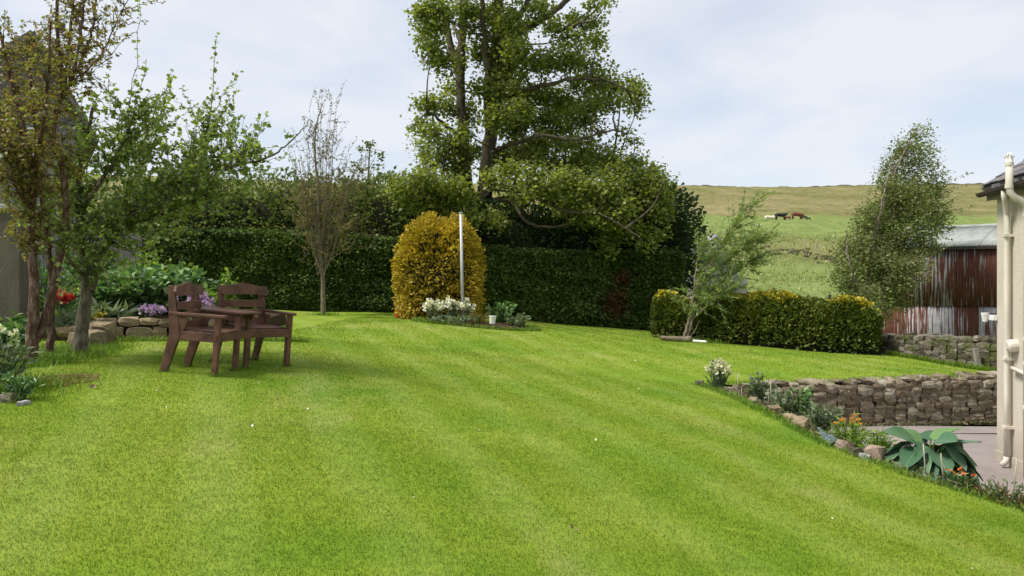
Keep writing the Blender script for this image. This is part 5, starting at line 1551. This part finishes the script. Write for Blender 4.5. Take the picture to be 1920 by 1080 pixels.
def make_hosta_mat():
    m, n, l, b = nodes_of('hosta_leaf')
    oi = n.new('ShaderNodeObjectInfo'); v = obj_of(n)
    base = ramp(n, l, oi.outputs['Random'], [(0, (.05, .125, .06)), (.5, (.072, .165, .08)), (.85, (.10, .21, .09)), (1, (.15, .27, .07))])
    sx = n.new('ShaderNodeSeparateXYZ'); l.new(v, sx.inputs[0])
    ab = n.new('ShaderNodeMath'); ab.operation = 'ABSOLUTE'; l.new(sx.outputs[0], ab.inputs[0])
    wv = n.new('ShaderNodeTexWave'); wv.inputs['Scale'].default_value = 9; wv.bands_direction = 'X'; wv.inputs['Distortion'].default_value = .6; l.new(v, wv.inputs['Vector'])
    c = mixc(n, l, 1.0, base, ramp(n, l, wv.outputs['Fac'], [(.0, (.8, .82, .8)), (1, (1.2, 1.18, 1.15))]), 'MULTIPLY')
    c = mixc(n, l, ramp(n, l, ab.outputs[0], [(.0, (.45, .45, .45)), (.012, (0, 0, 0))]), c, (.30, .38, .22))
    l.new(c, b.inputs['Base Color']); b.inputs['Roughness'].default_value = .42
    bump(n, l, b, wv.outputs['Fac'], .5, .02)
    return m
def hosta():
    rng = np.random.default_rng(9); mat = make_hosta_mat()
    tpl = [hosta_leaf(i) for i in range(4)]
    for t in tpl: t.materials.append(mat)
    b = bpx(1742, 8.0, -.06)
    e = empty('hosta', b, 'big blue green hosta with broad leaves at the lawn edge', 'plant')
    st = MB()
    for k in range(66):
        th = R(12 + 92 * ((k + .5) / 66) ** .62); ph = k * 2.39996 + rng.uniform(-.2, .2)
        nrm = np.array([math.sin(th) * math.cos(ph), math.sin(th) * math.sin(ph), math.cos(th)])
        tip = np.array([math.cos(th) * math.cos(ph), math.cos(th) * math.sin(ph), -math.sin(th)])
        lift = rng.uniform(.15, .55) + (.55 if th < .6 else 0)
        d = unit(tip * math.cos(lift) + nrm * math.sin(lift)); nz_ = unit(nrm * math.cos(lift) - tip * math.sin(lift))
        roll = rng.uniform(-.45, .45); x = np.cross(d, nz_)
        x2 = x * math.cos(roll) + nz_ * math.sin(roll); n2 = np.cross(x2, d)
        L = rng.uniform(.25, .36)
        p = nrm * np.array([.36, .32, .40]) * rng.uniform(.9, 1.06) + np.array([0, 0, .10]) - d * .06
        o = bpy.data.objects.new('leaf', tpl[k % 4]); C.objects.link(o); o.parent = e
        o.matrix_local = Matrix(((x2[0] * L * 1.15, d[0] * L, n2[0] * L, p[0]), (x2[1] * L * 1.15, d[1] * L, n2[1] * L, p[1]), (x2[2] * L * 1.15, d[2] * L, n2[2] * L, p[2]), (0, 0, 0, 1)))
        st.tube(catmull([np.array([math.cos(ph) * .04, math.sin(ph) * .04, -.03]), p * np.array([.4, .4, .6]), p + d * .02], 3), .008, 5, False)
    st.build('stalks', M['lf_lime'], e, True)
hosta()
def canes():
    for i, (x0, y0, x1, y1, Y, lab) in enumerate([
            (1731, 832, 1735, 905, 7.55, 'thin cane in front of the hosta'), (1764, 850, 1772, 915, 7.45, 'thin cane right of the hosta centre'),
            (1907, 860, 1897, 950, 7.0, 'leaning cane in front of the cottage downpipe'), (1516, 735, 1531, 800, 10.9, 'slanting pale stick against the stone wall'),
            (1385, 698, 1381, 752, 12.4, 'upright cane right of the white flowers'), (1391, 728, 1390, 752, 12.3, 'short cane beside the white flowers'), (1445, 715, 1447, 770, 11.7, 'cane by the middle of the retaining wall end'),
            (1440, 730, 1441, 765, 11.8, 'short grey cane at the retaining wall end')]):
        a, b = P(x1, y1, Y), P(x0, y0, Y)
        a[2] = min(a[2], float(bed_z(a[0:1], a[1:2])[0])) if a[0] > edge_x(Y) else a[2]
        m = MB(); m.tube([a - a, (b - a) * .5 + RNG.normal(size=3) * .004, b - a], [.008, .007, .006], 6)
        o = m.build('cane', M['cane'], None, True); o.location = tuple(a); tag(o, lab, 'cane', 'canes in the right hand bed')
canes()
clump('white_flowers', 'frothy white flowered plant at the corner of the retaining wall', 'plant', bpx(1345, 12.9, .0), .22, .50, 220, 'oval', (.04, .08), M['lf_silver'], 401, (M['fl_cream'], 34, .05, 12, 'ball'), stems=40)
clump('bed_plant', 'grey green leafy plant before the left end of the stone wall', 'plant', bpx(1428, 12.0), .22, .55, 200, 'oval', (.06, .11), M['lf_silver'], 402, stems=20)
clump('bed_plant', 'bushy green plant beside the slanting stick', 'plant', bpx(1502, 10.9), .24, .62, 300, 'oval', (.05, .10), M['lf_perennial'], 403, stems=28)
clump('bed_plant', 'loose low foliage along the upper lawn edge', 'plant', bpx(1468, 11.0), .42, .34, 380, 'oval', (.04, .08), M['lf_silver'], 404, stems=44)
clump('bed_plant', 'straggling low foliage above the blue netting', 'plant', bpx(1535, 10.1), .36, .40, 420, 'oval', (.04, .08), M['lf_silver'], 405, stems=40)
clump('orange_poppies', 'green plant with orange flowers right of the netting', 'plant', bpx(1594, 9.2, .0), .26, .38, 300, 'narrow', (.06, .11), M['lf_lime'], 406, (M['fl_orange'], 12, .027, 10, 'cup'), stems=34)
clump('bed_plant', 'bright green low plant left of the hosta', 'plant', bpx(1640, 8.8), .24, .34, 320, 'narrow', (.06, .12), M['lf_lime'], 407, stems=32)
clump('orange_red_flowers', 'small orange red flowers under the right side of hosta', 'plant', bpx(1800, 7.35, -.02), .16, .22, 90, 'narrow', (.05, .09), M['lf_perennial'], 408, (M['fl_scarlet'], 7, .022, 9, 'cup'), stems=18)
clump('bed_plant', 'dry twiggy low foliage at the lower right lawn edge', 'plant', bpx(1850, 7.2, -.02), .26, .16, 200, 'narrow', (.04, .08), M['lf_olive'], 409, stems=34)
clump('bed_plant', 'upright seedling stems in front of the cottage', 'plant', bpx(1885, 7.0), .20, .26, 80, 'oval', (.03, .06), M['lf_silver'], 410, stems=9)
clump('bed_plant', 'low weeds at the right edge of the frame', 'plant', bpx(1915, 6.9, -.02), .28, .18, 220, 'narrow', (.04, .08), M['lf_olive'], 411, stems=40)
# edging stones and rocks of the bed
r_ = random.Random(44)
for i, (px, Y, s, mt, lab) in enumerate([
        (1312, 13.25, .16, 'stone_dark', 'dark stone at the upper corner of the bed'), (1320, 13.15, .10, 'stone_grey', 'small pale stone at the upper corner of the bed'),
        (1412, 11.6, .18, 'stone_bed', 'brown edging stone below the white flowers'), (1430, 11.1, .2, 'stone_bed', 'brown edging stone left of the low foliage'), (1452, 10.6, .22, 'stone_bed', 'long brown edging stone midway along the lawn edge'),
        (1482, 10.0, .2, 'stone_bed', 'brown edging stone above the brown gap'), (1500, 9.7, .24, 'stone_bed', 'squarish brown edging stone above the netting'),
        (1582, 8.55, .20, 'stone_pink', 'reddish broken brick under the blue netting'), (1605, 8.25, .17, 'stone_dark', 'dark rock left of the pink rock'), (1622, 8.1, .13, 'stone_grey', 'grey cobble beside the pink rock'), (1642, 8.15, .25, 'stone_pink', 'upright pink rock beside the hosta'),
        (1613, 10.4, .16, 'stone_pink', 'rusty red rock at the edge of the patio'), (1632, 10.2, .15, 'stone_dark', 'black rock at the edge of the patio'), (1880, 7.05, .1, 'stone_grey', 'pale pebble near the leaning cane')]):
    s *= .72
    p = bpx(px, Y, s * .28)
    o = put_stone(i, M[mt], tuple(p), (s * (1.5 if mt == 'stone_bed' else 1.1), s, s * (.7 if mt == 'stone_bed' else 1.2)), (r_.uniform(-.2, .2), r_.uniform(-.2, .2), 1.3 + r_.uniform(-.4, .4) if mt == 'stone_bed' else r_.uniform(0, 3)), None, 'edging_stone' if mt == 'stone_bed' else 'rock')
    tag(o, lab, 'rock')
def netting():
    m_, n, l, b = nodes_of('netting'); b.inputs['Base Color'].default_value = (.12, .17, .18, 1); b.inputs['Roughness'].default_value = .6
    # knitted debris net: strands with open gaps between
    v = n.new('ShaderNodeTexCoord').outputs['UV']
    pts = [[P(1532, 797, 9.7), P(1552, 812, 9.5), P(1575, 838, 9.2), P(1602, 852, 8.95)], [P(1540, 832, 9.0), P(1553, 848, 8.75), P(1567, 860, 8.55), P(1592, 872, 8.4)]]
    a, c = catmull(pts[0], 10), catmull(pts[1], 10)
    e_loc = a[0]
    w = MB(); nu, nv = len(a), 14
    G_ = np.zeros((nu, nv, 3)); rg = np.random.default_rng(3)
    for i in range(nu):
        for j in range(nv):
            t = j / (nv - 1); p = a[i] * (1 - t) + c[i] * t
            p = p + np.array([0, 0, .05 * math.sin(i * .5 + t * 4) + .03 * math.sin(i * 1.1 - t * 7)])
            rip = p[2] - (a[i] * (1 - t) + c[i] * t)[2]
            p[2] = (lz(p[0], p[1]) if p[0] < edge_x(p[1]) else float(bed_z(p[0:1], p[1:2])[0])) + .06 + .25 * rip
            G_[i, j] = p
    for i in range(nu): w.tube(G_[i], .0035, 3, False)
    for j in range(nv): w.tube(G_[:, j], .0045, 3, False)
    fine = catmull(G_[:, 0], 3)
    for j in range(nv - 1): w.tube((G_[:, j] + G_[:, j + 1]) / 2, .004, 3, False)
    for i in range(nu - 1):
        for k in (.33, .66): w.tube(G_[i] * (1 - k) + G_[i + 1] * k, .004, 3, False)
    o = w.build('garden_net', m_, None, False, e_loc); o.location = tuple(e_loc)
    tag(o, 'blue green garden netting draped over the bed edge', 'netting')
netting()
def bed_litter():
    rng = np.random.default_rng(31)
    n = 3600; y = rng.uniform(5.5, 13.2, n); x = edge_x(y) + .05 + rng.random(n) ** 1.3 * .95
    pos = np.stack([x, y, bed_z(x, y) + .02 + rng.random(n) * .07], -1)
    o = scatter('bed_litter', 'narrow', pos, leaf_frames(n, None, up=1.0, rng=rng), rng.uniform(.03, .085, n), M['lf_litter'])
    tag(o, 'tangle of weeds and dead leaves over the soil', 'weeds', kind='stuff')
    n = 700; t = rng.random(n); x = 4.5 + t * 5.0; y = 13.28 + (x - 3.55) / 6.05 * .77 - .04 - np.abs(rng.normal(size=n)) * .06
    pos = np.stack([x, y, np.full(n, PATIO_Z + .015) + rng.random(n) * .04], -1)
    o = scatter('wall_foot_weeds', 'oval', pos, leaf_frames(n, None, up=1.0, rng=rng), rng.uniform(.015, .05, n), M['lf_litter'])
    tag(o, 'moss and weeds along the foot of the retaining wall', 'weeds', kind='stuff')
    m = MB(); m.box(3.9, 13.5, 12.83, 12.855, PATIO_Z - .01, PATIO_Z + .011); o = m.build('patio_joint', M['joint']); o['kind'] = 'structure'
bed_litter()
def leaning_post():
    a = P(1836, 694, 16.5); a[2] -= .08; t = P(1829, 653, 16.55)
    m = MB(); m.beam((0, 0, 0), t - a, .10, .10, (0, 1, 0)); o = m.build('wooden_post', M['grey_wood'], None, False, bevel=.01); o.location = tuple(a)
    tag(o, 'short leaning wooden post in front of the dry stone wall', 'post')
leaning_post()

# ------------------------------------------------------------------ cattle on the hill
def cattle():
    def cow(px, py, Y, length, mat, label, flip=1, graze=True, group='cattle on the hill', lying=False, name='cow'):
        x = (px - 960) / F * Y; z = float(hill_z(np.array(x), np.array(Y)))
        k = length / 2.6
        o = None
        V = [(-.85,0,1.08),(-.3,0,1.02),(.3,0,1.0),(.75,0,1.12),(1.08,0,1.22 if not graze else .95),(1.28,0,1.3 if not graze else .62),(1.52,0,1.15 if not graze else .36),
             (-.85,.25,.75),(-.92,.25,.4),(-.85,.25,.03),(-.85,-.25,.75),(-.92,-.25,.4),(-.85,-.25,.03),
             (.72,.22,.7),(.72,.22,.35),(.72,.22,.03),(.72,-.22,.7),(.72,-.22,.35),(.72,-.22,.03),(-1.12,0,1.2),(-1.2,0,.7)]
        E = [(0,1),(1,2),(2,3),(3,4),(4,5),(5,6),(0,7),(7,8),(8,9),(0,10),(10,11),(11,12),(3,13),(13,14),(14,15),(3,16),(16,17),(17,18),(0,19),(19,20)]
        Rr = [.42,.48,.48,.44,.28,.20,.14,.22,.12,.10,.22,.12,.10,.20,.11,.10,.20,.11,.10,.06,.04]
        if lying: V = [(a, b * 1.5, max(.12, c - .72) if c > .8 else .1) for a, b, c in V]
        me = bpy.data.meshes.new(name); me.from_pydata([(a * k * flip, b * k, c * k) for a, b, c in V], E, []); me.materials.append(mat)
        o = link_mesh(name, me); o.location = (x, Y, z)
        sk = o.modifiers.new('skin', 'SKIN')
        for i, s in enumerate(me.skin_vertices[0].data if len(me.skin_vertices) else []):
            s.radius = (Rr[i] * k, Rr[i] * k * .85); s.use_root = (i == 1)
        sub = o.modifiers.new('sub', 'SUBSURF'); sub.levels = 1; sub.render_levels = 1
        tag(o, label, 'cow' if name != 'sheep' else 'sheep', group)
    cow(1464, 419, 134, 2.2, M['cow_black'], 'black cow standing in the green hill pasture', 1, False)
    cow(1495, 413, 140, 2.3, M['cow_brown'], 'red brown cow grazing behind the black cow')
    cow(1477, 420, 133, 1.1, M['cow_brown'], 'small brown calf at the head of the black cow', -1, False)
    cow(1508, 417, 137, 1.0, M['cow_black'], 'small dark calf in front of the brown cow', 1, False)
    cow(1516, 419, 134, .8, M['cow_black'], 'smallest dark calf at the right end of the herd', -1, False)
    cow(1444, 415, 140, 2.3, M['cow_pale'], 'cream cow lying left of the black cow', 1, False, lying=True)
    cow(1421, 423, 128, 1.2, M['cow_pale'], 'white sheep lying left of the cattle', 1, False, group=None, lying=True, name='sheep')
cattle()
def field_posts():
    for i, (px, y0, y1, Y, lab) in enumerate([(1530, 453, 470, 88, 'pale fence post in the field left of the birch'), (1510, 446, 456, 95, 'thin post on the stony field bank'), (1555, 550, 566, 40, 'dark post behind the low hedge')]):
        t = P(px, y0, Y); z = float(hill_z(np.array(t[0]), np.array(Y)))
        m = MB(); m.beam((0, 0, 0), (.03, 0, max(.9, t[2] - z)), .12, .12, (0, 1, 0)); o = m.build('fence_post', M['cane'] if i < 2 else M['gutter'], None, False, bevel=.01); o.location = (t[0], Y, z - .05); tag(o, lab, 'post')
field_posts()
def bank_rubble():
    """tumbled stones and tussocks along an old field bank"""
    rng = np.random.default_rng(17); V = []; Fc = []; base = TPL[1]
    tv = np.array([v.co[:] for v in base.vertices]); tf = np.array([p.vertices[:] for p in base.polygons])
    pts = catmull([P(1395, 440, 100), P(1440, 452, 95), P(1500, 470, 88), P(1530, 485, 80), P(1590, 505, 74)], 30)
    off = 0
    for i in range(90):
        c = pts[rng.integers(len(pts))] + rng.normal(size=3) * np.array([1.6, 1.4, 0]); c[2] = float(hill_z(np.array(c[0]), np.array(c[1]))) + .05
        s = rng.uniform(.15, .5); V.append(tv * s * np.array([1.3, 1, .8]) + c); Fc.append(tf + off); off += len(tv)
    o = np_mesh('field_rubble', np.vstack(V), np.vstack(Fc), M['stone_dark']); tag(o, 'scattered grey stones along the old field bank', 'stones', kind='stuff')
bank_rubble()
def ridge_wall():
    rng = np.random.default_rng(18)
    xs = np.linspace(-330, 520, 300); y = 603.0; z = hill_z(xs, np.full_like(xs, y)); h = 1.0 + .5 * vnoise(np.stack([xs, xs * 0, xs * 0], -1), 4, .05) + rng.normal(size=300) * .18
    h = np.maximum(h, .15)
    V = np.concatenate([np.stack([xs, 0 * xs - .4, z * 0 - .6 + z - z[0]], -1), np.stack([xs, 0 * xs - .3, z - z[0] + h], -1), np.stack([xs, 0 * xs + .3, z - z[0] + h], -1), np.stack([xs, 0 * xs + .4, z - z[0] - .6], -1)])
    i = np.arange(299); Fc = np.vstack([np.stack([i + k * 300, i + 1 + k * 300, i + 1 + (k + 1) * 300, i + (k + 1) * 300], 1) for k in range(3)])
    o = np_mesh('ridge_wall', V, Fc, M['stone_dark']); o.location = (0, y, z[0]); tag(o, 'distant broken stone wall along the moor skyline', 'wall')
ridge_wall()

# ------------------------------------------------------------------ grass
def lawn_blades():
    rng = np.random.default_rng(91)
    tufts = []
    def region(y0, y1, dens, wid, ln):
        # candidate points over the part of the lawn the garden view takes in, with a margin
        xm = .70 * y1 + 1.2
        n = int((2 * xm) * (y1 - y0) * dens)
        x = rng.uniform(-xm, xm, n); y = rng.uniform(y0, y1, n)
        xr = np.where(y < 13.3, edge_x(y) + .02, np.interp(y, [13.3, 13.46, 14.2, 15.9, 19.4, 26.2], [3.12, 3.5, 9.7, 9.9, 8.85, 9.4]))
        k = (np.abs(x) < .70 * y + 1.2) & (x < xr) & (y < 25.6) & (x > -12)
        k &= ~((x < np.interp(y, [10.2, 11.3, 12.2, 13.2, 17], [-9, -6.2, -5.4, -4.2, -4.2])) & (y > 10.2))
        k &= ~((((x + .87) / 1.5) ** 2 + ((y - 20) / .95) ** 2) < 1)
        x, y = x[k], y[k]; n = len(x)
        return x, y, np.full(n, wid) * rng.uniform(.7, 1.3, n), ln * rng.uniform(.55, 1.35, n)
    parts = [region(2.6, 4.6, 11000, .0026, .019), region(4.6, 6.6, 8000, .0032, .019), region(6.6, 9.5, 4600, .0042, .018), region(9.5, 14, 2000, .006, .018), region(14, 25.6, 600, .011, .020)]
    x, y, w, ln = [np.concatenate(c) for c in zip(*parts)]
    n = len(x); z = lawn_z(x, y)
    u = x + .37 * y + .22
    sgn = np.where(np.sin(u * 6.6) > 0, 1.0, -1.0)
    lean = np.stack([-.17 * sgn * .22, sgn * .22, np.zeros(n)], -1) + rng.normal(size=(n, 3)) * np.array([.42, .42, 0])
    up = unit(lean + np.array([0, 0, 1.0]))
    a = rng.random(n) * 6.2832; side = np.stack([np.cos(a), np.sin(a), np.zeros(n)], -1)
    b = np.stack([x, y, z - .004], -1)
    V = np.stack([b - side * w[:, None], b + side * w[:, None], b + up * ln[:, None]], 1).reshape(-1, 3)
    rn = rng.random(n) ** 1.0
    o = np_mesh('lawn_grass', V, np.arange(n * 3).reshape(-1, 3), M['blade'], None, {'rnd': np.repeat(rn, 3)})
    tag(o, 'short mown green grass of the lawn', 'grass', kind='stuff')
lawn_blades()
def long_grass():
    rng = np.random.default_rng(92)
    P_, L_l = [], []
    def patch(x, y, n, sx, sy, ln):
        px_, py_ = x + rng.normal(size=n) * sx, y + rng.normal(size=n) * sy
        P_.append(np.stack([px_, py_, lawn_z(px_, py_)], -1)); L_l.append(ln * rng.uniform(.5, 1.3, n))
    for px, Y, n, sx, sy, ln in ((60, 8.9, 1100, .14, .14, .10), (95, 9.3, 1500, .22, .2, .12), (140, 9.6, 900, .14, .14, .10), (30, 9.2, 900, .2, .3, .11), (185, 10.6, 700, .14, .3, .09), (110, 9.9, 1400, .3, .25, .14), (10, 6.9, 600, .22, .3, .14), (60, 7.3, 500, .25, .25, .08),
                                 (1290, 20.1, 400, .5, .12, .14), (607, 23.3, 200, .3, .1, .10)):
        patch((px - 960) / F * Y, Y, n, sx, sy, ln)
    for fx, fy in ((-3.05, 8.2), (-3.015, 8.7), (-3.6, 8.25), (-3.56, 8.74), (-2.97, 8.92), (-2.64, 9.36), (-3.47, 9.29), (-3.14, 9.73)): patch(fx, fy, 70, .035, .035, .05)
    # fringes: bed foot, lawn edge, island bed rim, hedge foot, wall tops
    t = rng.random(1500); xx = -5.9 + t * 2.6; yy = 11.75 + t * 1.35 - .12 + rng.normal(size=1500) * .05; P_.append(np.stack([xx, yy, lawn_z(xx, yy)], -1)); L_l.append(.09 * rng.uniform(.5, 1.3, 1500))
    yy = rng.uniform(4.5, 13.3, 5200); xx = edge_x(yy) + rng.normal(size=5200) * .05; P_.append(np.stack([xx, yy, lawn_z(np.minimum(xx, edge_x(yy)), yy) - .01], -1)); L_l.append(.065 * rng.uniform(.4, 1.4, 5200))
    a = rng.random(2200) * 6.2832; xx = -.87 + np.cos(a) * 1.55 * rng.normal(1, .02, 2200); yy = 20 + np.sin(a) * rng.normal(1, .02, 2200); P_.append(np.stack([xx, yy, lawn_z(xx, yy)], -1)); L_l.append(.11 * rng.uniform(.4, 1.3, 2200))
    t = rng.random(2600); xx = 3.3 + t * 6.2; yy = 13.36 + t * .79 + rng.random(2600) * .3; P_.append(np.stack([xx, yy, lawn_z(xx, yy)], -1)); L_l.append(.07 * rng.uniform(.4, 1.4, 2600))
    t = rng.random(1600); xx = 8.8 + (t) * .9; yy = 19.0 - t * 2.9 - .15 - rng.random(1600) * .12; P_.append(np.stack([xx, yy, lawn_z(xx, yy)], -1)); L_l.append(.12 * rng.uniform(.3, 1.3, 1600))
    p, ln = np.vstack(P_), np.concatenate(L_l); n = len(p)
    up = unit(rng.normal(size=(n, 3)) * np.array([.4, .4, 0]) + np.array([.08, 0, 1.0])); a = rng.random(n) * 6.2832; side = np.stack([np.cos(a), np.sin(a), 0 * a], -1)
    w = .0022 + .0003 * p[:, 1]
    bend = unit(rng.normal(size=(n, 3)) * np.array([1, 1, 0])) * (ln * .35)[:, None]
    V = np.stack([p - side * w[:, None], p + side * w[:, None], p + up * (ln * .6)[:, None] + side * (w * .7)[:, None], p + up * (ln * .6)[:, None] - side * (w * .7)[:, None], p + up * ln[:, None] * .95 + bend], 1).reshape(-1, 3)
    k = np.arange(n)[:, None] * 5
    Fc = np.vstack([k + np.array([[0, 1, 2]]), k + np.array([[0, 2, 3]]), k + np.array([[3, 2, 4]])])
    o = np_mesh('long_grass', V, Fc, M['rough_blade'], None, {'rnd': np.repeat(rng.random(n), 5)})
    tag(o, 'longer uncut grass round trunks and along bed edges', 'grass', kind='stuff')
long_grass()
def field_tussocks():
    rng = np.random.default_rng(95)
    n = 42000; y = 31 + 85 * rng.random(n) ** 1.6; x = rng.uniform(-.05, .72, n) * y
    k = vnoise(np.stack([x, y, x * 0], -1), 96, .35) + rng.normal(size=n) * .5 > .0
    k &= ~((x > 10.5) & (y < 28))
    x, y = x[k], y[k]; n = len(x); z = hill_z(x, y)
    ln = rng.uniform(.06, .22, n) * (1 + y / 90); w = .012 + .0009 * y
    up = unit(rng.normal(size=(n, 3)) * np.array([.5, .4, 0]) + np.array([.2, 0, 1.0])); a = rng.random(n) * 6.2832; sd = np.stack([np.cos(a), np.sin(a), 0 * a], -1)
    b = np.stack([x, y, z - .02], -1)
    V = np.stack([b - sd * w[:, None], b + sd * w[:, None], b + up * ln[:, None]], 1).reshape(-1, 3)
    o = np_mesh('field_grass', V, np.arange(n * 3).reshape(-1, 3), M['field_blade'], None, {'rnd': np.repeat(rng.random(n), 3)})
    tag(o, 'rough pasture grass and tussocks in the field', 'grass', kind='stuff')
field_tussocks()
def dead_patch():
    """heap of dry clippings in front of the bronze tree"""
    rng = np.random.default_rng(93); c = on_lawn(108, 7.55)
    n = 1500; a = rng.random(n) * 6.2832; r = np.sqrt(rng.random(n))
    x = c[0] + np.cos(a) * r * .34; y = c[1] + np.sin(a) * r * .42; z = lawn_z(x, y) + .012 + .05 * np.clip(1 - r * 1.3, 0, 1) * rng.random(n)
    pos = np.stack([x, y, z], -1)
    o = scatter('dry_clippings', 'narrow', pos, leaf_frames(n, np.stack([np.cos(a * 7), np.sin(a * 7), 0 * a], -1) * 4, up=6, spread=.5, droop=0, rng=rng), rng.uniform(.03, .07, n), M['lf_straw'], None, None)
    tag(o, 'flat brown patch of dry clippings on the lawn', 'clippings', kind='stuff')
dead_patch()
def fallen_petals():
    rng = np.random.default_rng(97); n = 90
    x = np.concatenate([rng.normal(-2.9, .7, 40), rng.uniform(-5, 3, 50)]); y = np.concatenate([rng.normal(8.6, .8, 40), rng.uniform(4.5, 15, 50)])
    pos = np.stack([x, y, lawn_z(x, y) + .016], -1)
    o = scatter('fallen_petals', 'petal', pos, leaf_frames(n, None, up=2.5, rng=rng), rng.uniform(.012, .028, n), M['lf_petals'])
    tag(o, 'tiny pale petals and clippings strewn over the lawn', 'petals', kind='stuff')
fallen_petals()
# small stray things on the lawn
for i, (px, py, Y, s, mt, lab) in enumerate([(1190, 680, 15.3, .05, 'white_paint', 'tiny white scrap on the lawn at middle right'), (1533, 684, 16.7, .06, 'white_paint', 'tiny white scrap on the upper lawn'), (473, 791, 6.3, .03, 'white_paint', 'tiny pale twig on the lawn in front of the seat'),
                                             (177, 745, 7.2, .06, 'chip', 'curled brown leaf on the lawn beside the clippings'), (1076, 977, 4.7, .035, 'chip', 'small dark brown leaf in the foreground lawn')]):
    p = on_lawn(px, Y, .022)
    pos = p[None] + np.array([[0, 0, 0], [.01, .006, .005]]); 
    o = scatter('stray_leaf', 'oval', pos - p, leaf_frames(2, None, up=1.5, rng=np.random.default_rng(i)), s, M[mt], None, None); o.location = tuple(p)
    tag(o, lab, 'litter')
